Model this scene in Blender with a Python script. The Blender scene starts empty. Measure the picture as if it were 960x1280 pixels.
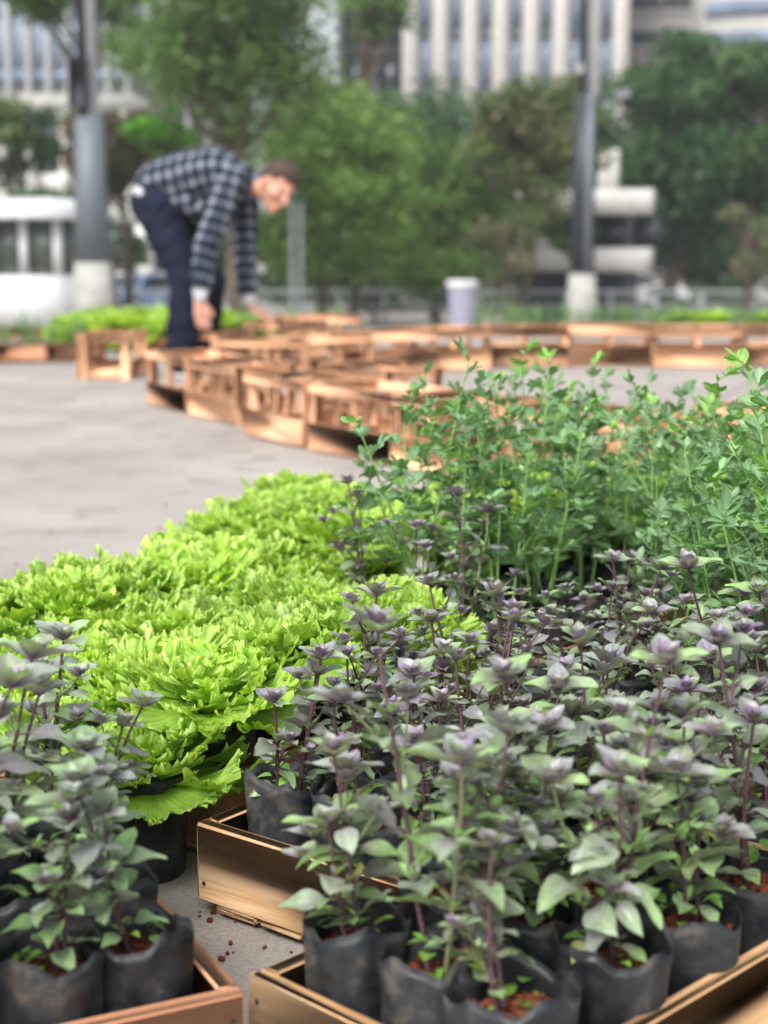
import bpy, bmesh, math, random
import numpy as np
from mathutils import Vector, Matrix
R = math.radians
random.seed(7); rng = np.random.default_rng(7)
sc = bpy.context.scene
COL = sc.collection

# ------------------------------------------------------------------ camera
FPX, H = 2000.0, 0.75
TH = math.atan(340/2000.0)
CT, ST = math.cos(TH), math.sin(TH)
def ray(x, y):
    a, b = (x-480)/FPX, (y-640)/FPX
    return Vector((a, CT-b*ST, -ST-b*CT))
def P(x, y, z=0.0):
    d = ray(x, y); t = (z-H)/d.z
    return Vector((0, 0, H))+d*t
def PD(x, y, D):
    return Vector((0, 0, H))+ray(x, y)*D
def gz(Y):
    return 0.0 if Y < 12 else (-0.05*(Y-12) if Y < 50 else -1.9)
cam_d = bpy.data.cameras.new('camera'); cam = bpy.data.objects.new('camera', cam_d); COL.objects.link(cam)
cam.location = (0, 0, H); cam.rotation_euler = (math.pi/2-TH, 0, 0)
cam_d.sensor_fit = 'HORIZONTAL'; cam_d.sensor_width = 36; cam_d.lens = FPX/960*36
cam_d.clip_start = .02; cam_d.clip_end = 2000
cam_d.dof.use_dof = True; cam_d.dof.focus_distance = 1.9; cam_d.dof.aperture_fstop = 5.5
sc.camera = cam

# ------------------------------------------------------------------ object helpers
def link(o): COL.objects.link(o); return o
def tag(o, label=None, cat=None, group=None, kind=None):
    if label: o['label'] = label
    if cat: o['category'] = cat
    if group: o['group'] = group
    if kind: o['kind'] = kind
    return o
def empty(name, loc=(0, 0, 0), rz=0, label=None, cat=None, group=None):
    o = bpy.data.objects.new(name, None); o.empty_display_size = .05
    o.location = loc; o.rotation_euler = (0, 0, rz); link(o)
    return tag(o, label, cat, group)
KIDS = {}
def copy_tree(o, parent=None):
    c = o.copy(); link(c)
    if parent is not None: c.parent = parent; KIDS.setdefault(parent.name, []).append(c)
    for k in list(KIDS.get(o.name, [])): copy_tree(k, c)
    return c
def setp(o, parent):
    o.parent = parent; KIDS.setdefault(parent.name, []).append(o); return o

class MB:
    """collects verts/faces; attributes col (rgb) and grain (xyz)"""
    def __init__(s): s.v = []; s.f3 = []; s.f4 = []; s.c = []; s.g = []; s.n = 0
    def add(s, v, f, col=(1, 1, 1), grain=None):
        v = np.asarray(v, float).reshape(-1, 3); k = len(v)
        f = np.asarray(f, int)
        (s.f4 if f.shape[1] == 4 else s.f3).append(f+s.n)
        s.v.append(v)
        c = np.asarray(col, float)
        s.c.append(np.broadcast_to(c, (k, 3)))
        s.g.append(np.broadcast_to(np.asarray(v if grain is None else grain, float), (k, 3)))
        s.n += k
    def mesh(s, name, mat, smooth=True):
        me = bpy.data.meshes.new(name)
        v = np.concatenate(s.v)
        f4 = np.concatenate(s.f4) if s.f4 else np.zeros((0, 4), int)
        f3 = np.concatenate(s.f3) if s.f3 else np.zeros((0, 3), int)
        nl = f4.size+f3.size; nf = len(f4)+len(f3)
        me.vertices.add(len(v)); me.vertices.foreach_set('co', v.ravel())
        me.loops.add(nl); me.polygons.add(nf)
        me.loops.foreach_set('vertex_index', np.concatenate([f4.ravel(), f3.ravel()]).astype(np.int32))
        st = np.concatenate([np.arange(len(f4))*4, f4.size+np.arange(len(f3))*3]).astype(np.int32)
        me.polygons.foreach_set('loop_start', st)
        me.update(calc_edges=True)
        me.validate()
        if smooth: me.polygons.foreach_set('use_smooth', np.ones(len(me.polygons), bool))
        a = me.attributes.new('col', 'FLOAT_COLOR', 'POINT')
        c = np.concatenate(s.c); c = np.concatenate([c, np.ones((len(c), 1))], 1)
        if len(me.vertices) == len(c): a.data.foreach_set('color', c.ravel())
        g = me.attributes.new('grain', 'FLOAT_VECTOR', 'POINT')
        gg = np.concatenate(s.g)
        if len(me.vertices) == len(gg): g.data.foreach_set('vector', gg.ravel())
        me.materials.append(mat)
        return me
    def build(s, name, mat, parent=None, smooth=True):
        o = bpy.data.objects.new(name, s.mesh(name, mat, smooth)); link(o)
        if parent is not None: setp(o, parent)
        return o

def basis(d):
    d = np.asarray(d, float); d = d/np.linalg.norm(d)
    a = np.array([0, 0, 1.]) if abs(d[2]) < .9 else np.array([1., 0, 0])
    u = np.cross(a, d); u /= np.linalg.norm(u); w = np.cross(d, u)
    return d, u, w
def tube(mb, pts, rad, n=8, col=(1, 1, 1), cap=True, sq=None):
    pts = np.asarray(pts, float); m = len(pts)
    rad = np.broadcast_to(np.asarray(rad, float), (m,))
    ang = np.linspace(0, 2*math.pi, n, endpoint=False)
    V = []
    d0, u, w = basis(pts[1]-pts[0])
    for i in range(m):
        d = pts[min(i+1, m-1)]-pts[max(i-1, 0)]; d = d/(np.linalg.norm(d)+1e-9)
        u = u-d*np.dot(u, d); u /= np.linalg.norm(u)+1e-9; w = np.cross(d, u)
        V.append(pts[i]+rad[i]*(np.cos(ang)[:, None]*u+np.sin(ang)[:, None]*w))
    V = np.concatenate(V)
    F = []
    for i in range(m-1):
        for k in range(n):
            F.append((i*n+k, i*n+(k+1) % n, (i+1)*n+(k+1) % n, (i+1)*n+k))
    arc = np.concatenate([[0], np.cumsum(np.linalg.norm(np.diff(pts, axis=0), axis=1))])
    gr = np.stack([np.repeat(arc, n), np.tile(np.cos(ang)*.02, m), np.tile(np.sin(ang)*.02, m)], 1)
    mb.add(V, F, col, gr)
    if cap:
        for base, c, flip in ((0, pts[0], True), ((m-1)*n, pts[-1], False)):
            vv = np.concatenate([V[base:base+n], [c]])
            ff = [((k+1) % n, k, n) if flip else (k, (k+1) % n, n) for k in range(n)]
            mb.add(vv, ff, col)
def box(mb, c, s, rot=None, col=(1, 1, 1), bev=0.0, jit=0.0, wob=0.0):
    """box centre c, size s, optional 3x3 rot; chamfered edges"""
    c = np.asarray(c, float); h = np.asarray(s, float)/2
    ax = int(np.argmax(h))
    if bev <= 0:
        sg = np.array([(x, y, z) for x in (-1, 1) for y in (-1, 1) for z in (-1, 1)], float)
        v = sg*h
        f = [(0, 1, 3, 2), (4, 6, 7, 5), (0, 4, 5, 1), (2, 3, 7, 6), (0, 2, 6, 4), (1, 5, 7, 3)]
        fs4, fs3 = f, []
    else:
        b = min(bev, h.min()*.6); vs = []; idx = {}
        for sx in (-1, 1):
            for sy in (-1, 1):
                for sz in (-1, 1):
                    for a in range(3):
                        sgn = np.array([sx, sy, sz], float)
                        p = sgn*(h-b); p[a] = sgn[a]*h[a]
                        idx[(sx, sy, sz, a)] = len(vs); vs.append(p)
        v = np.array(vs); fs4 = []; fs3 = []
        o2 = [(-1, -1), (1, -1), (1, 1), (-1, 1)]
        for a in range(3):
            b1, b2 = (a+1) % 3, (a+2) % 3
            for sg in (-1, 1):
                q = []
                for (p1, p2) in o2:
                    t = [0, 0, 0]; t[a] = sg; t[b1] = p1; t[b2] = p2; q.append(idx[(*t, a)])
                fs4.append(q if sg > 0 else q[::-1])
        for a in range(3):
            b1, b2 = (a+1) % 3, (a+2) % 3
            for s1 in (-1, 1):
                for s2 in (-1, 1):
                    t1 = [0, 0, 0]; t1[a] = -1; t1[b1] = s1; t1[b2] = s2
                    t2 = list(t1); t2[a] = 1
                    q = [idx[(*t1, b1)], idx[(*t2, b1)], idx[(*t2, b2)], idx[(*t1, b2)]]
                    fs4.append(q if s1*s2 > 0 else q[::-1])
        for sx in (-1, 1):
            for sy in (-1, 1):
                for sz in (-1, 1):
                    q = [idx[(sx, sy, sz, a)] for a in range(3)]
                    fs3.append(q if sx*sy*sz > 0 else q[::-1])
    g = v.copy()
    order = [ax]+[i for i in range(3) if i != ax]
    g = g[:, order]+rng.uniform(-5, 5, 3)
    if wob: v = v+rng.normal(0, wob, v.shape)
    if rot is not None: v = v@np.asarray(rot).T
    v = v+c
    col = np.asarray(col, float)*(1+rng.uniform(-jit, jit))
    n0 = mb.n
    mb.add(v, fs4, col, g)
    if fs3:
        mb.f3.append(np.asarray(fs3, int)+n0)
def rz(a):
    c, s = math.cos(a), math.sin(a); return np.array([[c, -s, 0], [s, c, 0], [0, 0, 1.]])
def ry(a):
    c, s = math.cos(a), math.sin(a); return np.array([[c, 0, s], [0, 1, 0], [-s, 0, c]])
def rx(a):
    c, s = math.cos(a), math.sin(a); return np.array([[1, 0, 0], [0, c, -s], [0, s, c]])

# ------------------------------------------------------------------ materials
def newmat(name):
    m = bpy.data.materials.new(name); m.use_nodes = True
    nt = m.node_tree; nt.nodes.clear()
    return m, nt, nt.nodes, nt.links
def N(nodes, t, **kw):
    n = nodes.new(t)
    for k, v in kw.items(): setattr(n, k, v)
    return n
def ramp(nodes, pts):
    r = nodes.new('ShaderNodeValToRGB'); el = r.color_ramp.elements
    while len(el) < len(pts): el.new(.5)
    for e, (p, c) in zip(el, pts): e.position = p; e.color = (*c, 1)
    return r
def mixc(nodes, links, a, b, fac, mode='MIX'):
    m = nodes.new('ShaderNodeMix'); m.data_type = 'RGBA'; m.blend_type = mode
    for s, x in ((6, a), (7, b)):
        if isinstance(x, tuple): m.inputs[s].default_value = (*x, 1)
        else: links.new(x, m.inputs[s])
    if isinstance(fac, float): m.inputs[0].default_value = fac
    else: links.new(fac, m.inputs[0])
    return m.outputs[2]
def simple(name, col, rough=.6, spec=.5, metal=0.0, noise=.12, nscale=6, bump=0.0, coord='Object'):
    m, nt, ns, ls = newmat(name)
    out = N(ns, 'ShaderNodeOutputMaterial'); b = N(ns, 'ShaderNodeBsdfPrincipled')
    tc = N(ns, 'ShaderNodeTexCoord'); no = N(ns, 'ShaderNodeTexNoise')
    no.inputs['Scale'].default_value = nscale; no.inputs['Detail'].default_value = 6
    ls.new(tc.outputs[coord], no.inputs['Vector'])
    lo = tuple(c*(1-noise) for c in col); hi = tuple(min(1, c*(1+noise)) for c in col)
    r = ramp(ns, [(.3, lo), (.7, hi)]); ls.new(no.outputs[0], r.inputs[0]); ls.new(r.outputs[0], b.inputs['Base Color'])
    b.inputs['Roughness'].default_value = rough; b.inputs['Metallic'].default_value = metal
    b.inputs['Specular IOR Level'].default_value = spec
    if bump:
        bp = N(ns, 'ShaderNodeBump'); bp.inputs['Strength'].default_value = bump; bp.inputs['Distance'].default_value = .01
        ls.new(no.outputs[0], bp.inputs['Height']); ls.new(bp.outputs[0], b.inputs['Normal'])
    ls.new(b.outputs[0], out.inputs[0]); return m
def leafmat(name, trans=.35, rough=.45, spec=.5, tscale=60, tcol=(1.25, 1.2, .6), vary=.2, bump=.25, ovar=.12):
    m, nt, ns, ls = newmat(name)
    out = N(ns, 'ShaderNodeOutputMaterial'); b = N(ns, 'ShaderNodeBsdfPrincipled')
    at = N(ns, 'ShaderNodeAttribute', attribute_name='col')
    tc = N(ns, 'ShaderNodeTexCoord'); no = N(ns, 'ShaderNodeTexNoise')
    no.inputs['Scale'].default_value = tscale; no.inputs['Detail'].default_value = 4
    ls.new(tc.outputs['Object'], no.inputs['Vector'])
    r = ramp(ns, [(.3, (1-vary,)*3), (.7, (1+vary,)*3)]); ls.new(no.outputs[0], r.inputs[0])
    c = mixc(ns, ls, at.outputs['Color'], r.outputs[0], 1.0, 'MULTIPLY')
    oi = N(ns, 'ShaderNodeObjectInfo')
    r2 = ramp(ns, [(0, (1-ovar, 1-ovar*.8, 1-ovar)), (1, (1+ovar, 1+ovar*.8, 1+ovar*.5))]); ls.new(oi.outputs['Random'], r2.inputs[0])
    c = mixc(ns, ls, c, r2.outputs[0], 1.0, 'MULTIPLY')
    ls.new(c, b.inputs['Base Color']); b.inputs['Roughness'].default_value = rough
    b.inputs['Specular IOR Level'].default_value = spec
    if bump:
        bp = N(ns, 'ShaderNodeBump'); bp.inputs['Strength'].default_value = bump; bp.inputs['Distance'].default_value = .002
        ls.new(no.outputs[0], bp.inputs['Height']); ls.new(bp.outputs[0], b.inputs['Normal'])
    t = N(ns, 'ShaderNodeBsdfTranslucent'); ct = mixc(ns, ls, c, tcol, 1.0, 'MULTIPLY'); ls.new(ct, t.inputs[0])
    mx = N(ns, 'ShaderNodeMixShader'); mx.inputs[0].default_value = trans
    ls.new(b.outputs[0], mx.inputs[1]); ls.new(t.outputs[0], mx.inputs[2]); ls.new(mx.outputs[0], out.inputs[0])
    return m
def woodmat(name, c1, c2, c3, stain=(.2, .13, .08), stamt=.35):
    m, nt, ns, ls = newmat(name)
    out = N(ns, 'ShaderNodeOutputMaterial'); b = N(ns, 'ShaderNodeBsdfPrincipled')
    at = N(ns, 'ShaderNodeAttribute', attribute_name='grain'); co = N(ns, 'ShaderNodeAttribute', attribute_name='col')
    oi = N(ns, 'ShaderNodeObjectInfo')
    add = N(ns, 'ShaderNodeVectorMath', operation='ADD'); ls.new(at.outputs['Vector'], add.inputs[0])
    mul = N(ns, 'ShaderNodeMath', operation='MULTIPLY'); mul.inputs[1].default_value = 37
    ls.new(oi.outputs['Random'], mul.inputs[0])
    cx = N(ns, 'ShaderNodeCombineXYZ'); ls.new(mul.outputs[0], cx.inputs[0]); ls.new(mul.outputs[0], cx.inputs[1]); ls.new(cx.outputs[0], add.inputs[1])
    mp = N(ns, 'ShaderNodeMapping'); mp.inputs['Scale'].default_value = (2.2, 34, 34); ls.new(add.outputs[0], mp.inputs[0])
    n1 = N(ns, 'ShaderNodeTexNoise'); n1.inputs['Scale'].default_value = 1.6; n1.inputs['Detail'].default_value = 7; n1.inputs['Distortion'].default_value = .8
    ls.new(mp.outputs[0], n1.inputs['Vector'])
    r = ramp(ns, [(.28, c1), (.5, c2), (.72, c3)]); ls.new(n1.outputs[0], r.inputs[0])
    n2 = N(ns, 'ShaderNodeTexNoise'); n2.inputs['Scale'].default_value = 9; n2.inputs['Detail'].default_value = 5; ls.new(add.outputs[0], n2.inputs['Vector'])
    r2 = ramp(ns, [(.52, (0, 0, 0)), (.75, (stamt,)*3)]); ls.new(n2.outputs[0], r2.inputs[0])
    c = mixc(ns, ls, r.outputs[0], stain, r2.outputs[0])
    c = mixc(ns, ls, c, co.outputs['Color'], 1.0, 'MULTIPLY')
    # knots
    vo = N(ns, 'ShaderNodeTexVoronoi'); vo.inputs['Scale'].default_value = 7; mp2 = N(ns, 'ShaderNodeMapping'); mp2.inputs['Scale'].default_value = (.6, 1, 1)
    ls.new(add.outputs[0], mp2.inputs[0]); ls.new(mp2.outputs[0], vo.inputs['Vector'])
    r3 = ramp(ns, [(.03, (.8,)*3), (.075, (0, 0, 0))]); ls.new(vo.outputs['Distance'], r3.inputs[0])
    c = mixc(ns, ls, c, (.16, .08, .04), r3.outputs[0])
    ls.new(c, b.inputs['Base Color']); b.inputs['Roughness'].default_value = .75; b.inputs['Specular IOR Level'].default_value = .25
    bp = N(ns, 'ShaderNodeBump'); bp.inputs['Strength'].default_value = .35; bp.inputs['Distance'].default_value = .002
    ls.new(n1.outputs[0], bp.inputs['Height']); ls.new(bp.outputs[0], b.inputs['Normal'])
    ls.new(b.outputs[0], out.inputs[0]); return m

M = {}
M['pine'] = woodmat('raw pine', (.72, .35, .18), (.82, .45, .26), (.90, .57, .37), stain=(.50, .25, .13), stamt=.25)
M['traywood'] = woodmat('weathered tray wood', (.52, .29, .135), (.66, .40, .20), (.75, .51, .30), stamt=.35)
M['redwood'] = woodmat('reddish tray wood', (.36, .15, .075), (.56, .27, .15), (.68, .39, .24), stamt=.35)
M['basil'] = leafmat('basil leaf', trans=.26, rough=.36, spec=.6, tcol=(1.2, 1.15, .6), ovar=.18)
M['lettuce'] = leafmat('lettuce leaf', trans=.42, rough=.38, spec=.5, tcol=(1.2, 1.15, .35), tscale=35, vary=.22, bump=.35, ovar=.20)
M['rue'] = leafmat('blue green herb leaf', trans=.28, rough=.5, tcol=(1.1, 1.3, .6), ovar=.14)
M['tree'] = leafmat('tree leaf', trans=.3, rough=.5, spec=.4, tscale=1.2, vary=.35, bump=0, ovar=.15, tcol=(1.2, 1.3, .5))
M['stem'] = leafmat('stem', trans=.0, rough=.6, tscale=200, vary=.25)
M['bark'] = simple('bark', (.10, .08, .06), .9, .2, noise=.5, nscale=5, bump=.6)
M['soil'] = simple('red soil', (.19, .06, .033), .95, .1, noise=.65, nscale=120, bump=1.0)
M['petal'] = simple('pink petal', (.74, .50, .66), .6, noise=.15)
M['steel'] = simple('grey painted steel', (.13, .15, .17), .5, noise=.12, nscale=3)
M['steeldark'] = simple('dark painted steel', (.025, .03, .035), .5, noise=.15, nscale=3)
M['steellight'] = simple('pale galvanised steel', (.42, .44, .47), .5, noise=.1, nscale=4)
M['concrete'] = simple('pale concrete', (.36, .36, .33), .85, .2, noise=.2, nscale=4, bump=.3)
M['white'] = simple('white paint', (.60, .61, .62), .5, noise=.05, nscale=3)
M['railing'] = simple('galvanised railing', (.34, .36, .37), .5, noise=.12)
M['stone'] = simple('pale stone cladding', (.70, .68, .64), .8, .3, noise=.12, nscale=1.5)
M['stonewhite'] = simple('whitewashed concrete', (.62, .61, .58), .8, .3, noise=.12, nscale=1.2)
M['greywall'] = simple('grey facade', (.24, .24, .24), .8, .3, noise=.15, nscale=1.0)
M['darkwall'] = simple('dark facade', (.06, .065, .075), .6, .3, noise=.2, nscale=1.0)
M['glass'] = simple('blue grey window glass', (.16, .21, .28), .12, .8, noise=.35, nscale=.6)
M['glasslight'] = simple('glass with painted sky reflection', (.27, .33, .42), .2, .8, noise=.3, nscale=.8)  # base colour lightened to paint in the sky's reflection
M['boothglass'] = simple('dark booth glass', (.05, .065, .05), .15, .8, noise=.4, nscale=2)
M['glassdark'] = simple('dark window glass', (.035, .04, .05), .12, .8, noise=.4, nscale=.6)
M['skin'] = simple('skin', (.56, .29, .205), .5, .4, noise=.10, nscale=25)
M['hair'] = simple('dark brown hair', (.07, .045, .035), .7, .3, noise=.5, nscale=90, bump=.6)
M['denim'] = simple('navy trousers', (.009, .012, .026), .85, .2, noise=.35, nscale=12, bump=.3)
M['undershirt'] = simple('pale grey jersey', (.50, .51, .53), .85, .2, noise=.1, nscale=20)
M['shoe'] = simple('black shoe', (.018, .018, .022), .6, noise=.2)
M['sole'] = simple('white shoe sole', (.6, .6, .6), .7)
M['eye'] = simple('dark eye', (.02, .015, .012), .3)
M['lip'] = simple('lips', (.42, .16, .13), .5)
M['rubber'] = simple('tyre rubber', (.015, .015, .016), .8)
M['carwhite'] = simple('white car paint', (.70, .71, .72), .25, noise=.03)
M['carblue'] = simple('blue car paint', (.16, .27, .45), .25, noise=.05)
M['binbody'] = simple('lilac grey plastic', (.30, .29, .38), .5, noise=.08)
M['red'] = simple('red lens', (.4, .02, .02), .3)

def bagmat():
    m, nt, ns, ls = newmat('black grow bag plastic')
    out = N(ns, 'ShaderNodeOutputMaterial'); b = N(ns, 'ShaderNodeBsdfPrincipled')
    tc = N(ns, 'ShaderNodeTexCoord'); oi = N(ns, 'ShaderNodeObjectInfo')
    ad = N(ns, 'ShaderNodeVectorMath', operation='ADD'); ls.new(tc.outputs['Object'], ad.inputs[0])
    cx = N(ns, 'ShaderNodeCombineXYZ'); mu = N(ns, 'ShaderNodeMath', operation='MULTIPLY'); mu.inputs[1].default_value = 9
    ls.new(oi.outputs['Random'], mu.inputs[0]); ls.new(mu.outputs[0], cx.inputs[0]); ls.new(cx.outputs[0], ad.inputs[1])
    n1 = N(ns, 'ShaderNodeTexNoise'); n1.inputs['Scale'].default_value = 22; n1.inputs['Detail'].default_value = 8; n1.inputs['Roughness'].default_value = .65
    ls.new(ad.outputs[0], n1.inputs['Vector'])
    r = ramp(ns, [(.40, (.010, .012, .014)), (.55, (.030, .033, .036)), (.66, (.10, .085, .07)), (.80, (.22, .13, .08))])
    ls.new(n1.outputs[0], r.inputs[0]); ls.new(r.outputs[0], b.inputs['Base Color'])
    r2 = ramp(ns, [(.4, (.42,)*3), (.7, (.85,)*3)]); ls.new(n1.outputs[0], r2.inputs[0]); ls.new(r2.outputs[0], b.inputs['Roughness'])
    n2 = N(ns, 'ShaderNodeTexNoise'); n2.noise_type = 'RIDGED_MULTIFRACTAL'; n2.inputs['Scale'].default_value = 16; n2.inputs['Detail'].default_value = 5; n2.inputs['Distortion'].default_value = .6
    mp = N(ns, 'ShaderNodeMapping'); mp.inputs['Scale'].default_value = (1, 1, .5); ls.new(ad.outputs[0], mp.inputs[0]); ls.new(mp.outputs[0], n2.inputs['Vector'])
    bp = N(ns, 'ShaderNodeBump'); bp.inputs['Strength'].default_value = .6; bp.inputs['Distance'].default_value = .004
    ls.new(n2.outputs[0], bp.inputs['Height']); ls.new(bp.outputs[0], b.inputs['Normal'])
    ls.new(b.outputs[0], out.inputs[0]); return m
M['bag'] = bagmat()

def groundmat():
    m, nt, ns, ls = newmat('worn concrete paving')
    out = N(ns, 'ShaderNodeOutputMaterial'); b = N(ns, 'ShaderNodeBsdfPrincipled')
    tc = N(ns, 'ShaderNodeTexCoord')
    n1 = N(ns, 'ShaderNodeTexNoise'); n1.inputs['Scale'].default_value = 1.3; n1.inputs['Detail'].default_value = 9; n1.inputs['Roughness'].default_value = .6
    n2 = N(ns, 'ShaderNodeTexNoise'); n2.inputs['Scale'].default_value = 160; n2.inputs['Detail'].default_value = 6
    n3 = N(ns, 'ShaderNodeTexNoise'); n3.inputs['Scale'].default_value = 5.5; n3.inputs['Detail'].default_value = 5
    for n in (n1, n2, n3): ls.new(tc.outputs['Object'], n.inputs['Vector'])
    r1 = ramp(ns, [(.3, (.27, .245, .222)), (.5, (.345, .315, .288)), (.7, (.415, .38, .35))]); ls.new(n1.outputs[0], r1.inputs[0])
    r2 = ramp(ns, [(.3, (.78,)*3), (.6, (1.08,)*3)]); ls.new(n2.outputs[0], r2.inputs[0])
    c = mixc(ns, ls, r1.outputs[0], r2.outputs[0], 1.0, 'MULTIPLY')
    r3 = ramp(ns, [(.55, (0, 0, 0)), (.70, (.55,)*3)]); ls.new(n3.outputs[0], r3.inputs[0])
    c = mixc(ns, ls, c, (.17, .155, .14), r3.outputs[0])
    # joints every 4 m
    br = N(ns, 'ShaderNodeTexBrick'); br.offset = 0; br.inputs['Scale'].default_value = 1
    br.inputs['Brick Width'].default_value = 3.6; br.inputs['Row Height'].default_value = 3.6; br.inputs['Mortar Size'].default_value = .006
    mp = N(ns, 'ShaderNodeMapping'); mp.inputs['Rotation'].default_value = (0, 0, .35); mp.inputs['Location'].default_value = (1.1, 1.7, 0)
    ls.new(tc.outputs['Object'], mp.inputs[0]); ls.new(mp.outputs[0], br.inputs['Vector'])
    c = mixc(ns, ls, c, (.12, .11, .10), br.outputs['Fac'])
    ls.new(c, b.inputs['Base Color']); b.inputs['Roughness'].default_value = .85; b.inputs['Specular IOR Level'].default_value = .25
    bp = N(ns, 'ShaderNodeBump'); bp.inputs['Strength'].default_value = .5; bp.inputs['Distance'].default_value = .003
    ls.new(n2.outputs[0], bp.inputs['Height']); ls.new(bp.outputs[0], b.inputs['Normal'])
    ls.new(b.outputs[0], out.inputs[0]); return m
M['ground'] = groundmat()

def plaidmat():
    m, nt, ns, ls = newmat('navy and white plaid flannel')
    out = N(ns, 'ShaderNodeOutputMaterial'); b = N(ns, 'ShaderNodeBsdfPrincipled')
    at = N(ns, 'ShaderNodeAttribute', attribute_name='grain')
    sep = N(ns, 'ShaderNodeSeparateXYZ'); ls.new(at.outputs['Vector'], sep.inputs[0])
    def band(sock, freq, thr, off=0.0):
        a = N(ns, 'ShaderNodeMath', operation='MULTIPLY'); a.inputs[1].default_value = freq; ls.new(sock, a.inputs[0])
        a2 = N(ns, 'ShaderNodeMath', operation='ADD'); a2.inputs[1].default_value = off; ls.new(a.outputs[0], a2.inputs[0])
        f = N(ns, 'ShaderNodeMath', operation='FRACT'); ls.new(a2.outputs[0], f.inputs[0])
        g = N(ns, 'ShaderNodeMath', operation='LESS_THAN'); g.inputs[1].default_value = thr; ls.new(f.outputs[0], g.inputs[0])
        return g.outputs[0]
    u, v = band(sep.outputs[0], 15, .36), band(sep.outputs[1], 15, .36)
    s = N(ns, 'ShaderNodeMath', operation='ADD'); ls.new(u, s.inputs[0]); ls.new(v, s.inputs[1])
    h = N(ns, 'ShaderNodeMath', operation='MULTIPLY'); h.inputs[1].default_value = .5; ls.new(s.outputs[0], h.inputs[0])
    r = ramp(ns, [(0.0, (.012, .019, .030)), (.5, (.070, .085, .115)), (1.0, (.29, .29, .32))]); r.color_ramp.interpolation = 'LINEAR'
    ls.new(h.outputs[0], r.inputs[0]); ls.new(r.outputs[0], b.inputs['Base Color']); b.inputs['Roughness'].default_value = .9
    b.inputs['Specular IOR Level'].default_value = .15
    ls.new(b.outputs[0], out.inputs[0]); return m
M['plaid'] = plaidmat()

# ------------------------------------------------------------------ leaves
def leaf(mb, o, d, L, W, col, col2=None, nrm=None, fold=.25, curl=.35, wav=.0, nu=7, shape=.8, roll=0.0, rim=None):
    """one leaf: base o, direction d, length L, half width W; col at margin side, col2 near the midrib base"""
    o = np.asarray(o, float); d = np.asarray(d, float); d = d/np.linalg.norm(d)
    up = np.array([0, 0, 1.]) if nrm is None else np.asarray(nrm, float)
    n = up-d*np.dot(up, d)
    if np.linalg.norm(n) < .05: n = basis(d)[1]
    n /= np.linalg.norm(n); s = np.cross(d, n)
    if roll: n, s = n*math.cos(roll)+s*math.sin(roll), s*math.cos(roll)-n*math.sin(roll)
    u = np.linspace(0, 1, nu); v = np.array([-1, -.55, 0, .55, 1.]) if nu < 9 else np.array([-1, -.66, -.33, 0, .33, .66, 1.])
    w = W*np.sin(np.pi*np.clip(u, 0, 1)**shape)**.8
    w = np.maximum(w, .04*W)
    U, V = np.meshgrid(u, v, indexing='ij'); Wd = w[:, None]*V
    ph = rng.uniform(0, 6)
    z = (0 if nu < 9 else .05*W*np.cos((U-.28*np.abs(V))*2*np.pi*6)*np.sin(np.pi*np.abs(V)))+fold*np.abs(Wd)-curl*L*U**2+wav*W*np.sin(U*9+ph+V*1.5)*np.abs(V)
    pts = o+(U*L)[..., None]*d+Wd[..., None]*s+z[..., None]*n
    vein = 0
    if nu > 8: vein = .16*(np.cos((U-.28*np.abs(V))*2*np.pi*6) > .72)*(np.abs(V) > .1); z = z
    c = np.asarray(col, float); c2 = c if col2 is None else np.asarray(col2, float)
    m = np.clip(1-U*1.3-np.abs(V)*.25, 0, 1)[..., None]
    C = c*(1-m)+c2*m
    C = C*(1+.30*(np.abs(V) < .1)+vein)[..., None]
    if rim is not None:
        q = (np.abs(V) > .9)[..., None]*.7; C = C*(1-q)+np.asarray(rim)*q
    nv = len(v)
    i = np.arange(nu-1)[:, None]*nv+np.arange(nv-1)[None, :]
    F = np.stack([i, i+1, i+nv+1, i+nv], -1).reshape(-1, 4)
    mb.add(pts, F, C.reshape(-1, 3))
def rdir(az, el):
    return np.array([math.cos(az)*math.cos(el), math.sin(az)*math.cos(el), math.sin(el)])

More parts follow.
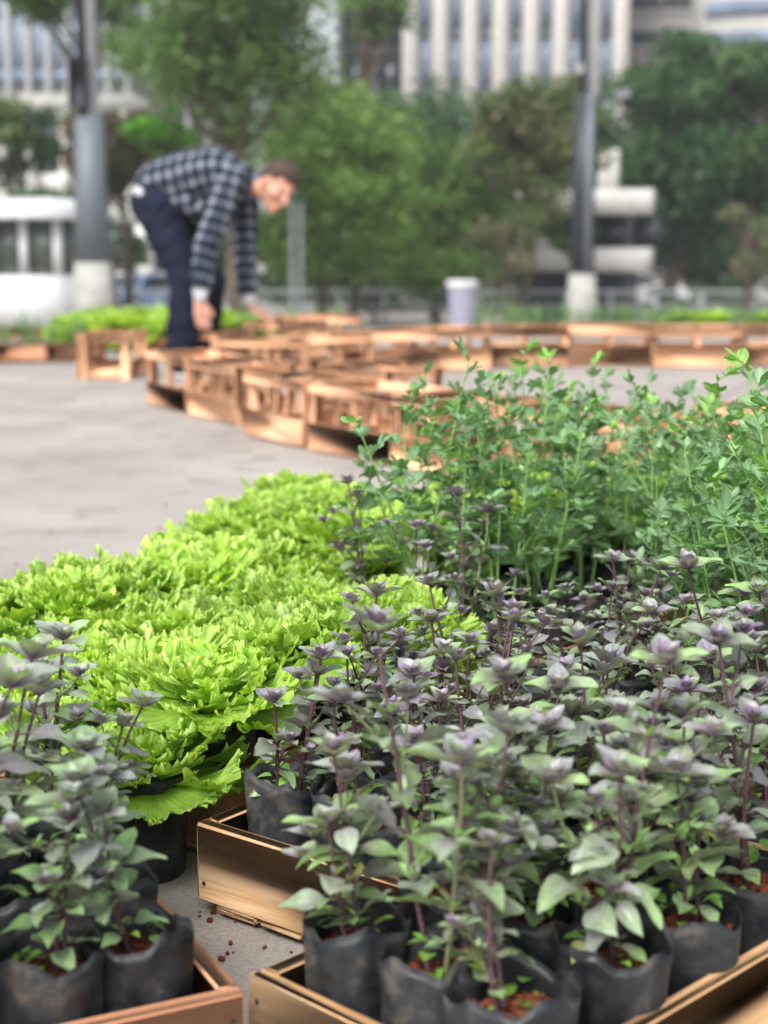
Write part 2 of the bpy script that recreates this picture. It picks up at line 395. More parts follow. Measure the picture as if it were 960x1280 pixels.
G1 = np.array((.29, .475, .185)); G2 = np.array((.185, .315, .105)); PUR = np.array((.215, .105, .285)); PUD = np.array((.085, .028, .10))
YEL = np.array((.36, .42, .12)); GRY = np.array((.30, .37, .31))
def basil_shoot(lf, stm, fl, p0, d0, length, nn, size, purple, r0, flower=False, az0=0, depth=0, bend=0.15):
    """a shoot with opposite leaf pairs"""
    p0 = np.asarray(p0, float); d0 = np.asarray(d0, float)/np.linalg.norm(d0)
    ts = np.linspace(0, 1, nn+1)**.85
    b = rng.normal(0, bend, 3); b[2] = abs(b[2])*.5+.25
    pts = [p0+d0*length*t+b*length*.35*t*t+rng.normal(0, .0012, 3)*(t > 0) for t in ts]
    pts = np.array(pts)
    sc_ = np.array((.10, .045, .06)) if rng.random() < .6+purple*.3 else np.array((.16, .17, .09))
    tube(stm, pts, np.linspace(r0, r0*.45, len(pts)), 6, sc_*(1+rng.uniform(-.2, .2)))
    for i in range(1, nn+1):
        t = i/nn
        az = az0+(i % 2)*math.pi/2+rng.normal(0, .22)
        if i < nn-1 or nn < 3:
            if depth == 0 and t < .16: continue
            L = size*(.42+.75*math.sin(math.pi*min(1, t*.85+.08)))*rng.uniform(.75, 1.15)*(1-.35*max(0, t-.75)/.25)
            for sd in (0, math.pi):
                if rng.random() < .12: continue
                el = rng.normal(.20+.35*t-.15*(1-t), .26)
                d = rdir(az+sd+rng.normal(0, .15), el)
                pet = L*.3; q = pts[i]+d*pet
                tube(stm, [pts[i], q], [.0011, .0009], 5, sc_, cap=False)
                pf = np.clip(purple*(.12+1.0*t)+rng.normal(0, .15), 0, 1)
                g = (G1 if rng.random() < .6 else G2)*(1+rng.uniform(-.2, .25))
                if rng.random() < .25: g = g*.5+GRY*.5
                if t < .4 and rng.random() < .14: g = YEL*rng.uniform(.6, 1)
                c = g*(1-pf*.8)+PUR*pf*.8
                c2 = c*.55+(PUR if rng.random() < .5 else PUD)*.45
                leaf(lf, q, d, L, L*rng.uniform(.29, .37), c, c2, fold=rng.uniform(.1, .5), curl=rng.uniform(.05, .45), wav=.12,
                     roll=rng.normal(0, .35), shape=.72, nu=13 if L > .018 else 7)
                # axillary tuft
                if rng.random() < .75:
                    k = rng.integers(2, 5)
                    for _ in range(k):
                        dd = rdir(az+sd+rng.normal(0, .7), rng.uniform(.4, 1.3)); l2 = L*rng.uniform(.25, .5)
                        cc = (PUR*.6+G1*.4 if rng.random() < .5 else G1*1.1)*(1+rng.uniform(-.2, .2))
                        leaf(lf, pts[i]+dd*.003, dd, l2, l2*.28, cc, None, curl=.2, nu=5)
            if depth == 0 and .10 < t < .85 and rng.random() < .60:
                sd = rng.choice([0, math.pi])
                basil_shoot(lf, stm, fl, pts[i], rdir(az+sd, rng.uniform(.5, 1.0)), length*rng.uniform(.25, .48)*(1.15-t*.6), int(rng.integers(3, 5)), size*.72, min(1, purple+.1), r0*.55,
                            flower and rng.random() < .4, az, 1)
    # terminal rosette
    tip = pts[-1]; td = (pts[-1]-pts[-2]); td /= np.linalg.norm(td)+1e-9
    if flower:
        sp = np.array([tip+td*.008*k for k in range(8)])
        tube(stm, sp, .0014, 5, PUD*1.3)
        for k in range(1, 8):
            for a in range(5):
                dd = rdir(a*1.256+k*.6, rng.uniform(-.1, .5)); q = sp[k]+dd*.003
                leaf(lf, q, dd, .007, .003, PUR*1.2, PUD, nu=4)
                if rng.random() < .32:
                    for e in range(4):
                        d3 = dd+rng.normal(0, .5, 3); leaf(fl, q+dd*.004, d3, .0075, .0032, (1, 1, 1), nu=4, curl=.1)
    else:
        for k, (l, el) in enumerate(((1.15, .34), (.85, .66), (.55, .98), (.30, 1.25))):
            for sd in (0, 1, 2, 3):
                if k < 2 and (sd+k) % 2: continue
                a = az0+sd*math.pi/2+(k-1)*.4*(k > 1)+rng.normal(0, .15)
                L = size*l*rng.uniform(.8, 1.15); pf = np.clip(purple*.45+.16*k+rng.normal(0, .1), 0, 1)
                g = G1*1.15 if rng.random() < .5 else GRY*1.1
                c = g*(1-pf)+PUR*1.1*pf
                leaf(lf, tip+td*.0022*k, rdir(a, el), L, L*.34, c, PUR*.5+PUD*.5, fold=.42, curl=.10, wav=.1, shape=.75, nu=11 if L > .018 else 7)
def make_basil(seed, height, nst, size, purple, flower=False, sp=.027):
    global rng
    rng = np.random.default_rng(seed)
    lf, stm, fl = MB(), MB(), MB()
    for k in range(nst):
        a = rng.uniform(0, 6.28); r = .012*(nst > 1)
        lean = rng.uniform(.05, .28) if nst > 1 else rng.uniform(0, .15)
        d = np.array([math.cos(a)*lean, math.sin(a)*lean, 1])
        hh = height*(1 if k == 0 else rng.uniform(.65, .95))
        basil_shoot(lf, stm, fl, (math.cos(a)*r, math.sin(a)*r, -.012), d, hh, max(5, int(hh/sp)), size, purple, .0032, flower and k == 0, rng.uniform(0, 3))
    # low weeds / cotyledons at the soil
    for _ in range(9):
        a = rng.uniform(0, 6.28); q = np.array([math.cos(a), math.sin(a), 0])*rng.uniform(.008, .03)
        l = rng.uniform(.010, .026); leaf(lf, q+[0, 0, rng.uniform(.004, .035)], rdir(a+rng.normal(0, .6), rng.uniform(-.3, .8)), l, l*.36, G2*np.array((1.1, 1.3, .7))*rng.uniform(.8, 1.2), None, nu=5)
    return lf, stm, fl

RG = np.array((.145, .265, .115)); RB = np.array((.185, .30, .165)); RF = np.array((.20, .36, .09))
def rue_leafstalk(lf, stm, p, d, L, ls, fresh):
    """compound leaf: stalk with a few groups of spoon-shaped leaflets"""
    d = d/np.linalg.norm(d); side = np.cross(d, [0, 0, 1.]); side /= np.linalg.norm(side)+1e-9
    pts = np.array([p+d*L*t+np.array([0, 0, -.18*L*t*t]) for t in np.linspace(0, 1, 5)])
    g = RG*1.25; tube(stm, pts, np.linspace(.0011, .0006, 5), 4, g, cap=False)
    base = (RF if fresh else (RG if rng.random() < .5 else RB))*rng.uniform(.8, 1.25)
    for k in (2, 3, 4):
        for s in (-1, 1):
            dd = d*.75+side*s*rng.uniform(.6, 1.0)+np.array([0, 0, rng.normal(.1, .2)])
            l = ls*rng.uniform(.75, 1.15)
            c = base*rng.uniform(.85, 1.2)
            leaf(lf, pts[k]+dd/np.linalg.norm(dd)*.003, dd, l, l*rng.uniform(.24, .3), c, c*1.25, fold=.15, curl=rng.uniform(-.15, .35), shape=1.25, nu=6, roll=rng.normal(0, .45))
    dd = d+rng.normal(0, .15, 3); l = ls*1.2
    leaf(lf, pts[-1], dd, l, l*.27, base*1.05, base*1.3, fold=.15, curl=rng.uniform(-.1, .3), shape=1.25, nu=6, roll=rng.normal(0, .4))
def make_rue(seed, height, nst):
    global rng
    rng = np.random.default_rng(seed)
    lf, stm = MB(), MB()
    def shoot(p0, d0, length, r0, depth):
        d0 = d0/np.linalg.norm(d0); nn = max(4, int(length/.025))
        b = rng.normal(0, .14, 3); b[2] = .2
        pts = np.array([p0+d0*length*t+b*length*.3*t*t for t in np.linspace(0, 1, nn+1)])
        tube(stm, pts, np.linspace(r0, r0*.35, nn+1), 6, RG*np.array((1.35, 1.35, .9))*rng.uniform(.85, 1.2))
        az = rng.uniform(0, 6)
        for i in range(1, nn+1):
            t = i/nn; az += 2.4+rng.normal(0, .2)
            if depth == 0 and (t < .12 or (t < .42 and rng.random() < .5)): continue
            if depth == 0 and .12 < t < .8 and rng.random() < .3:
                shoot(pts[i], rdir(az, rng.uniform(.6, 1.05)), length*rng.uniform(.2, .42), r0*.5, 1)
            el = .15+.75*t+rng.normal(0, .15)
            L = (.05-.028*t)*rng.uniform(.8, 1.3); ls = (.0275-.0075*t)*rng.uniform(.8, 1.25)
            rue_leafstalk(lf, stm, pts[i], rdir(az, el), L, ls, rng.random() < (.04+.35*max(0, t-.72)/.28))
        for k in range(6):
            l = rng.uniform(.008, .015); leaf(lf, pts[-1], rdir(rng.uniform(0, 6.28), rng.uniform(.5, 1.4)), l, l*.27, RF*rng.uniform(.9, 1.25), None, nu=5, shape=1.2)
    for k in range(nst):
        a = rng.uniform(0, 6.28); lean = rng.uniform(.03, .3)
        shoot(np.array([math.cos(a)*.012, math.sin(a)*.012, -.01]), np.array([math.cos(a)*lean, math.sin(a)*lean, 1]), height*(1 if k == 0 else rng.uniform(.6, .97)), .0030, 0)
    return lf, stm

def make_lettuce(seed, rad=.12, nleaf=17, nphi=400, nr=17):
    """loose-leaf head: broad fan leaves whose margins carry fine nested frills"""
    global rng
    rng = np.random.default_rng(seed)
    mb = MB()
    for k in range(nleaf):
        t = k/(nleaf-1)                       # 0 outer .. 1 inner
        az = k*2.399+rng.normal(0, .25)
        Rl = rad*(1.15-.50*t)*rng.uniform(.88, 1.12)
        span = R(rng.uniform(60, 80))
        el0 = .26+1.07*t**.8+rng.normal(0, .12)
        arch = (1.35-.75*t)*rng.uniform(.6, 1.2)
        nph = int(nphi*(1-.35*t))
        phi = np.linspace(-1, 1, nph); r = 1-(1-np.linspace(0, 1, nr))**1.9
        Rr, Ph = np.meshgrid(r, phi, indexing='ij')
        p1, p2, p3, p4, p5 = rng.uniform(0, 6.28, 5)
        Pw = Ph+.03*np.sin(Ph*7+p4)+.012*np.sin(Ph*19+p5)
        lobe = .06*np.sin(Pw*9+p1)+.025*np.sin(Pw*21+p2)
        nfr = Rl*span*2/.0105*math.pi            # frill waves of about 12 mm
        notch = .022*np.sin(nfr*.5*Pw+p3)**2*Rr**6
        edge = 1-.12*Ph**2+lobe*Rr**2-notch
        A = Ph*span
        wid = .30+.70*Rr**.8
        lx = Rr*Rl*np.sin(A)*edge*wid*1.1; ly = Rr*Rl*(np.cos(A)*.50+.50)*edge
        env = .55+.45*np.sin(Pw*13+p4)
        m1 = Rr**2.2; m2 = Rr**5; m3 = np.clip((Rr-.83)/.17, 0, 1)**1.2
        f1, f2 = rng.uniform(5, 7.5), rng.uniform(14, 19)
        nz = Rl*.07*m1*np.sin(f1*Pw+p1)+Rl*.034*m2*np.sin(f2*Pw+p2+1.5*Rr)
        fr = nfr*Pw+p3+2.0*np.sin(Pw*11+p5)+5*Rr*np.sin(Pw*5+p1)
        nz = nz+.0068*m3*env*np.sin(fr)+.0030*m3*np.sin(fr*1.9+p4)+.010*m3
        tz = Rl*.04*m2*np.cos(f2*Pw+p2)+.0066*m3*env*np.cos(fr+.6)
        # blisters between the veins
        nz = nz+.0016*np.sin(ly*420+3*np.sin(lx*130+p2))*np.sin(lx*380+p4)*np.clip(Rr*1.4, 0, 1)
        cup = .45*lx**2/Rl*(1-.3*Rr)
        lx = lx+tz*np.cos(A); ly = ly-tz*np.sin(A)-.014*m3*(.6+.4*np.sin(fr*.5+p1))
        kk = arch/Rl; th = el0-kk*ly
        cx = (np.sin(el0)-np.sin(el0-kk*ly))/kk; cz = (np.cos(el0-kk*ly)-np.cos(el0))/kk
        off = nz+cup
        X = cx-off*np.sin(th); Z = cz+off*np.cos(th)
        ca, sa = math.cos(az), math.sin(az); r0 = .014*(1-t)
        pts = np.stack([(X+r0)*ca-lx*sa, (X+r0)*sa+lx*ca, Z+.015+.02*t], -1)
        rib = np.clip(1-np.abs(lx)/(Rl*.06*(1.15-Rr)), 0, 1)*(1-Rr)
        vein = np.clip((np.cos(Ph*24+p1)-.90)*8, 0, 1)*.25*(Rr < .8)*(Rr > .1)
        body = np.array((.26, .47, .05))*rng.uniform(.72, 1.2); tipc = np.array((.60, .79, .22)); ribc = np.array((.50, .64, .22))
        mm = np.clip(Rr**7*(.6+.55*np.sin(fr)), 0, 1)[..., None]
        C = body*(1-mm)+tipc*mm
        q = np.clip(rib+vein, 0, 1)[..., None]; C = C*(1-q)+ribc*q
        i = np.arange(nr-1)[:, None]*nph+np.arange(nph-1)[None, :]
        F = np.stack([i, i+1, i+nph+1, i+nph], -1).reshape(-1, 4)
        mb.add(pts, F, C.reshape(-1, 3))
    return mb

# ------------------------------------------------------------------ prototypes: grow bags
BAGH = .125
def make_bag(seed, r=.050, h=BAGH, up=.006):
    g = np.random.default_rng(seed)
    n, m = 40, 12
    a = np.linspace(0, 2*math.pi, n, endpoint=False)
    z = np.concatenate([np.linspace(0, h+up, m), np.linspace(h+up, h-.03, 4)[1:]])
    ph = g.uniform(0, 6, 6)
    V = []
    for i, zz in enumerate(z):
        t = min(zz/h, 1.1)
        sqr = 1+.05*np.cos(4*a+ph[0])*t+.025*np.sin(2*a+ph[5])*t
        fold = .020*np.sin(5*a+ph[1]+t*1.5)+.012*(1-2*np.abs(np.sin(4.5*a+ph[2]-1.5*t)))+.010*np.sin(5*a+t*9+ph[3])
        rr = r*(.90+.10*t)*(sqr+fold*(.5+.7*t))
        if i >= m: rr = rr-.0009-(.001*(i-m))
        rimw = up*.9*np.sin(2*a+ph[4])+.004*np.sin(5*a+ph[3])+.002*np.sin(11*a+ph[1])
        zz2 = zz+rimw*np.clip((zz-h*.75)/(h*.25), 0, 1)*(1 if i < m+1 else .3)
        V.append(np.stack([rr*np.cos(a), rr*np.sin(a), zz2], -1))
    V = np.concatenate(V); F = []
    for i in range(len(z)-1):
        for k in range(n): F.append((i*n+k, i*n+(k+1) % n, (i+1)*n+(k+1) % n, (i+1)*n+k))
    mb = MB(); mb.add(V, F)
    mb.add(np.concatenate([V[:n], [[0, 0, 0]]]), [((k+1) % n, k, n) for k in range(n)])
    return mb
def make_soil(seed, r=.0465, z0=BAGH-.022):
    g = np.random.default_rng(seed); n, m = 40, 14
    a = np.linspace(0, 2*math.pi, n, endpoint=False); rr = np.linspace(0, r, m)
    A, Q = np.meshgrid(a, rr)
    z = z0+.004*np.sin(A*3+Q*150)+g.normal(0, .0016, A.shape)-.004*(Q/r)**2
    V = np.stack([Q*np.cos(A), Q*np.sin(A), z], -1).reshape(-1, 3); F = []
    for i in range(m-1):
        for k in range(n): F.append((i*n+k, i*n+(k+1) % n, (i+1)*n+(k+1) % n, (i+1)*n+k))
    mb = MB(); mb.add(V, F)
    for _ in range(70):                       # crumbs
        q = r*.92*math.sqrt(g.random()); an = g.uniform(0, 6.28); s = g.uniform(.0012, .0045)
        v = np.array([(x, y, w) for x in (-1, 1) for y in (-1, 1) for w in (-1, 1)], float)*s*g.uniform(.6, 1, 3)+g.normal(0, s*.25, (8, 3))
        v = v@rz(g.uniform(0, 3)).T+[q*math.cos(an), q*math.sin(an), z0+s*.5]
        mb.add(v, [(0, 1, 3, 2), (4, 6, 7, 5), (0, 4, 5, 1), (2, 3, 7, 6), (0, 2, 6, 4), (1, 5, 7, 3)])
    return mb
bag_me = [make_bag(s).mesh('grow_bag', M['bag']) for s in (1, 2, 3, 4, 5)]
soil_me = [make_soil(s).mesh('soil', M['soil']) for s in (1, 2)]
def ob(name, me, parent=None, loc=(0, 0, 0), rot=(0, 0, 0), s=1):
    o = bpy.data.objects.new(name, me); link(o); o.location = loc; o.rotation_euler = rot; o.scale = (s, s, s)
    if parent is not None: setp(o, parent)
    return o
def plant_meshes(lf, stm, fl=None, mat='basil', nm='foliage'):
    d = {nm: lf.mesh(nm, M[mat]), 'stem': stm.mesh('stem', M['stem'])}
    if fl is not None and fl.n: d['flower'] = fl.mesh('flower', M['petal'])
    return d
rng0 = np.random.default_rng(3)
BAS = {  # kinds of basil
 'front': [plant_meshes(*make_basil(s, h, n, rng0.uniform(.038, .050), .30+.18*rng0.random(), sp=rng0.uniform(.028, .036))) for s, h, n in ((11, .30, 2), (12, .275, 3), (13, .23, 2), (14, .285, 2), (15, .26, 3), (16, .22, 3), (17, .25, 2), (18, .28, 2))],
 'flower': [plant_meshes(*make_basil(s, h, n, .042, .38, True, sp=.033)) for s, h, n in ((21, .27, 2), (22, .24, 2))],
 'purple': [plant_meshes(*make_basil(s, h, n, .032, .70)) for s, h, n in ((31, .255, 2), (32, .19, 3), (33, .165, 3), (34, .21, 2))],
 'left': [plant_meshes(*make_basil(s, h, n, .040, .34, sp=.030)) for s, h, n in ((41, .235, 2), (42, .20, 2), (43, .175, 2))],
}
RUE = [plant_meshes(*make_rue(s, h, n), mat='rue') for s, h, n in ((51, .425, 3), (52, .40, 3), (53, .37, 4), (54, .415, 3))]
LET = [make_lettuce(s, rad).mesh('head', M['lettuce']) for s, rad in ((61, .135), (62, .125), (63, .14), (64, .13), (65, .12))]
LETFAR = [make_lettuce(s, rad, nleaf=12, nphi=44, nr=7).mesh('head', M['lettuce']) for s, rad in ((66, .15), (67, .14))]
rng = np.random.default_rng(99)

def potted(name, loc, rz_, meshes, label, cat, group, seed, bag=True, scale=1.0, tilt=(0, 0), bs=1.0):
    zs = .88+.25*((seed*.618) % 1)
    e = empty(name, loc, rz_, label, cat, group)
    b = ob('grow_bag', bag_me[seed % 5], e, rot=(.02*math.sin(seed*2.1), .02*math.cos(seed*3.3), seed*1.3)); b.scale = (bs, bs, .97+.07*((seed*.37) % 1))
    ob('soil', soil_me[seed % 2], e, rot=(0, 0, seed*.7)).scale = (bs*.93, bs*.93, 1)
    for k, me in meshes.items():
        o = ob(k, me, e, loc=(0, 0, BAGH-.018), rot=(tilt[0], tilt[1], 0)); o.scale = (scale, scale, scale*zs)
    return e

# ------------------------------------------------------------------ trays (low crates under the potted plants)
for_nails = []
TL, TW, TH_ = .506, .312, .090
def tray(loc, ang, label, mat='traywood', lift=.016, name='planting_tray', z=0, group='low wooden trays holding the potted seedlings'):
    e = empty(name, (loc[0], loc[1], z), ang, label, 'tray', group)
    th = .018
    def brd(nm, c, s, jit=.18):
        mb = MB(); box(mb, (0, 0, 0), s, col=(1, 1, 1), bev=.0018, jit=jit, wob=.0006)
        o = mb.build(nm, M[mat], e, smooth=False); o.location = c; return o
    zc = lift+TH_/2
    for sy in (-1, 1): brd('side_board', (0, sy*(TW/2-th/2), zc), (TL-2*th-.001, th, TH_))
    for sx in (-1, 1):
        mb = MB()
        for sy in (-1, 1):
            for zz in (-.024, .022): tube(mb, [(sx*(TL/2), sy*(TW/2-.012), zc+zz), (sx*(TL/2+.0012), sy*(TW/2-.012), zc+zz)], .0024, 8)
        for_nails.append((mb, e))
    for sx in (-1, 1): brd('end_board', (sx*(TL/2-th/2), 0, zc), (th, TW, TH_))
    for i in range(4): brd('floor_slat', (0, -TW/2+th+.036+i*.0665, lift-.0045), (TL-.003, .060, .008))
    for sx in (-1, 0, 1): brd('foot', (sx*.2, 0, .0045), (.03, TW-.03, .009))
    if z == 0 and loc[1] < 1.9:
        for mb_, e_ in for_nails[-2:]: mb_.build('nail_heads', M['steeldark'], e_)
    return e
def rot2(x, y, a): return x*math.cos(a)-y*math.sin(a), x*math.sin(a)+y*math.cos(a)
ORD = ['first', 'second', 'third', 'fourth', 'fifth', 'sixth', 'seventh', 'eighth', 'ninth', 'tenth', 'eleventh', 'twelfth']
A51 = math.atan2(.78, .62)
E1 = Vector((math.cos(A51), math.sin(A51), 0)); E2 = Vector((-math.sin(A51), math.cos(A51), 0))
def grid(nl, nw, pl, pw):
    return [(i, j, (i-(nl-1)/2)*pl, (j-(nw-1)/2)*pw) for i in range(nl) for j in range(nw)]
seedc = [0]
def fill(c, ang, cells, kinds, fmt, name, cat, group, z=.020, jit=.006, smin=.78, smax=1.08, sfun=None, bsc=1.0):
    for (i, j, lx, ly) in cells:
        seedc[0] += 1; sd = seedc[0]
        lx += rng.normal(0, jit); ly += rng.normal(0, jit)
        x, y = rot2(lx, ly, ang)
        me = kinds[(i*3+j*5+sd) % len(kinds)]
        potted(name, (c[0]+x, c[1]+y, z), rng.uniform(0, 6.28), me, fmt(i, j), cat, group, sd, scale=rng.uniform(smin, smax)*(sfun(i, j) if sfun else 1), tilt=(rng.normal(0, .11), rng.normal(0, .11)), bs=bsc*rng.uniform(.97, 1.06))

# ================================================================== NEAR FIELD
def V2(x, y): return Vector((x, y, 0))
cCL = V2(-.372, 1.455); aCL = R(116.3)
cC1 = V2(.167, 1.416); aC1 = R(45.5)
cC0 = V2(.068, 1.812); cC3 = cC0+E1*.525; cC3b = V2(.535, 1.845)
cT1 = V2(-.175, 2.15)
cL1 = cT1+E1*.52; cT2 = cT1+E2*.325; cT3 = cT2+E1*.52; cT4 = cT3+E1*.52; cT5 = cL1+E1*.52
cT6 = cT4+E1*.52; cT8 = cT3+E2*.325+E1*.26; cT7 = cT5+E1*.52
cL2 = cC3+E1*.52; cL3 = cC3-E2*.345; cL4 = cL2-E2*.34
ROW = ['front', 'second', 'third', 'back']
tray(cCL, aCL, 'reddish wooden tray at bottom left holding two visible black seedling bags', 'redwood')
tray(cC1, aC1, 'pale wooden tray at bottom centre whose rim frames the nearest grow bags', 'traywood', lift=.012)
tray(cC0, A51, 'tan wooden tray with broad bare end board beside the concrete gap', 'traywood')
tray(cC3, A51, 'wooden tray hidden under purple basil behind the broad bare board tray', 'traywood')
tray(cC3b, A51, 'wooden tray under basil at the right edge behind the nearest tray', 'traywood')
tray(cL1, A51, 'reddish wooden tray glimpsed behind the tall thin purple basil', 'redwood')
for k, (c, l) in enumerate(((cT1, 'nearest lettuce tray, its wooden corner showing left of the broad bare board'),
        (cT2, 'lettuce tray at the left edge under bright green frilly heads'),
        (cT3, 'lettuce tray in the middle of the far edge of the lettuce bed'),
        (cT4, 'lettuce tray at the top end of the bed near the empty crates'),
        (cT6, 'farthest lettuce tray beyond the herbs'), (cT8, 'outermost lettuce tray beside the open paving'), (cT7, 'lettuce tray behind the right part of the tall blue-green herbs'),)):
    tray(c, A51, l, 'traywood')
tray(cT5, A51, 'wooden tray under the farther herbs left of the paving gap')
tray(cL2, A51, 'wooden tray under the tall blue-green herbs in the middle right'); tray(cL3, A51, 'wooden tray under the tall herbs at the right edge')
tray(cL4, A51, 'wooden tray under the farther herbs at the right edge')

BN = 'potted_basil'
fill(cCL, aCL, grid(4, 3, .117, .094), BAS['left'], lambda i, j: f"purple-green basil in the bottom left tray, {ORD[2-j]} bag from left in {ROW[i]} row", BN, 'basil plant', 'basil plants in the bottom left tray', z=.022, bsc=.93)
kk = [BAS['front'][0], BAS['front'][1], BAS['front'][2], BAS['front'][4], BAS['purple'][3], BAS['front'][6], BAS['front'][3], BAS['front'][5], BAS['front'][7]]
cells = grid(4, 3, .117, .094)
fill(cC1, aC1, cells, kk, lambda i, j: f"broad-leaved basil in the bottom centre tray, {ORD[2-j]} bag from left in {ROW[i]} row", BN, 'basil plant', 'basil plants in the bottom centre tray', z=.020, sfun=lambda i, j: .84 if j == 2 else (.9 if j == 1 else 1.0))
fill(cC0, A51, grid(4, 3, .112, .092), [BAS['purple'][1], BAS['purple'][2], BAS['front'][2], BAS['purple'][3]], lambda i, j: f"purple basil in the bare-ended tray, {ORD[2-j]} bag from left in {ROW[i]} row", BN, 'basil plant', 'basil plants in the tray with the bare end board', z=.022)
fill(cC3b, A51, grid(4, 3, .112, .092), [BAS['front'][1], BAS['front'][5], BAS['front'][3], BAS['flower'][1], BAS['front'][4]], lambda i, j: f"flowering basil in the right edge tray, {ORD[2-j]} bag from left in {ROW[i]} row", BN, 'basil plant', 'basil plants in the right edge tray', z=.022, smin=.66, smax=.88)
fill(cC3, A51, [c for c in grid(4, 3, .112, .092) if c[0] < 2 or (c[0] == 2 and c[1] == 2)], [BAS['purple'][2], BAS['purple'][3], BAS['purple'][1]], lambda i, j: f"dark purple basil before the tall herbs, {ORD[2-j]} bag from left in {ROW[i]} row", BN, 'basil plant', 'purple basil plants in front of the tall herbs', z=.022, smin=.66, smax=.9)
# tall thin purple basil at the left end of the herb tray, then herbs
g4 = grid(4, 3, .112, .092)
fill(cL1, A51, [c for c in g4 if c[0] == 0], [BAS['purple'][0]], lambda i, j: f"tall thin purple basil in front of the lettuce, {ORD[2-j]} from the left", BN, 'basil plant', 'tall thin purple basil plants', z=.022, smin=.75, smax=.88)
HN = 'potted_herb'
fill(cC3, A51, [c for c in g4 if c[0] == 3 or (c[0] == 2 and c[1] < 2)], RUE, lambda i, j: f"tall blue-green herb sharing the purple basil tray, {ORD[2-j]} from left in {ROW[i]} row", HN, 'herb', 'tall blue-green herbs beside purple basil', z=.022, smin=.85, smax=1.0)
fill(cL1, A51, [c for c in g4 if c[0] > 0], RUE, lambda i, j: f"tall blue-green herb at the left end of the herbs, {ORD[2-j]} from left in {['','front','second','back'][i]} row", HN, 'herb', 'tall blue-green herbs, left tray', z=.022, smin=.84, smax=.97)
fill(cT5, A51, [c for c in g4 if (c[0]*3+c[1]) % 3 != 1], RUE, lambda i, j: f"tall blue-green herb in the farthest herb tray, {ORD[2-j]} from left in {ROW[i]} row", HN, 'herb', 'tall blue-green herbs, farthest tray', z=.022)
g8 = [c for c in g4 if (c[0]*3+c[1]) % 3 != 1]
fill(cL2, A51, g8, RUE, lambda i, j: f"tall blue-green herb in the middle herb tray, {ORD[2-j]} from left in {ROW[i]} row", HN, 'herb', 'tall blue-green herbs, middle tray', z=.022)
fill(cL3, A51, g8, RUE, lambda i, j: f"tall blue-green herb in the right edge herb tray, {ORD[2-j]} from left in {ROW[i]} row", HN, 'herb', 'tall blue-green herbs, right tray', z=.022)

# lettuces
def lettuce(x, y, z, label, group, seed, s=1.0, far=False, bag=True, zh=.118):
    e = empty('potted_lettuce' if bag else 'lettuce', (x, y, z), rng.uniform(0, 6.28), label, 'lettuce', group)
    if bag:
        ob('grow_bag', bag_me[seed % 5], e)
    L = LETFAR if far else LET
    ob('head', L[seed % len(L)], e, loc=(0, 0, zh), rot=(rng.normal(0, .12), rng.normal(0, .12), 0), s=s)
    return e
LT = [(cT1, 'nearest lettuce tray'), (cT2, 'left edge lettuce tray'), (cT3, 'middle lettuce tray'), (cT4, 'far end lettuce tray'), (cT6, 'farthest lettuce tray'), (cT7, 'tray behind right herbs'), (cT8, 'outermost back lettuce tray')]
n = 0
for c, nm in LT:
    for (i, j, lx, ly) in grid(4, 3, .124, .104):
        if c is cT8 and i < 2 and j == 2: continue
        x, y = rot2(lx+rng.normal(0, .008), ly+rng.normal(0, .008), A51); n += 1
        fr_ = c is cT1 and i == 0
        lettuce(c[0]+x, c[1]+y, .022, f"frilly green lettuce in {nm}, {['right','middle','left'][j]} head of {ROW[i]} row", 'frilly lettuces in the near bed', n, rng.uniform(.68, .86), zh=rng.uniform(.105, .15))


lettuce(-.285, 1.83, 0, 'single lettuce standing on the paving between the left basil tray and the bare-ended tray', 'frilly lettuces in the near bed', 2, .76, zh=.085)
lettuce(-.42, 1.915, 0, 'single lettuce on the paving just behind the bottom left basil', 'frilly lettuces in the near bed', 4, .66, zh=.12)

g = np.random.default_rng(5); m = MB()
for _ in range(420):                                   # crumbs of potting soil dropped on the paving
    x, y = g.uniform(-.5, .1), g.uniform(1.2, 1.9)
    if g.random() < .3: x, y = g.uniform(-1.2, .6), g.uniform(1.9, 6.5)
    c_ = g.uniform(.0008, .0035); v = np.array([(a, b, c) for a in (-1, 1) for b in (-1, 1) for c in (-1, 1)], float)*c_*g.uniform(.5, 1, 3)
    m.add(v@rz(g.uniform(0, 3)).T+[x, y, c_*.5], [(0, 1, 3, 2), (4, 6, 7, 5), (0, 4, 5, 1), (2, 3, 7, 6), (0, 2, 6, 4), (1, 5, 7, 3)])
tag(m.build('spilled_soil', M['soil'], smooth=False), 'crumbs of red soil scattered on the paving', 'soil', kind='stuff')
# ================================================================== GROUND
mb = MB()
xs = np.concatenate([[-900, -200], np.linspace(-40, 40, 17), [200, 900]]); ys = np.concatenate([[-30], np.arange(0, 12, 2), np.arange(12, 52, 2), [80, 200, 900]])
X, Y = np.meshgrid(xs, ys, indexing='ij'); Z = np.vectorize(gz)(Y)
V = np.stack([X, Y, Z], -1).reshape(-1, 3); ny = len(ys)
i = np.arange(len(xs)-1)[:, None]*ny+np.arange(ny-1)[None, :]
mb.add(V, np.stack([i, i+ny, i+ny+1, i+1], -1).reshape(-1, 4))
tag(mb.build('ground', M['ground'], smooth=False), kind='structure')

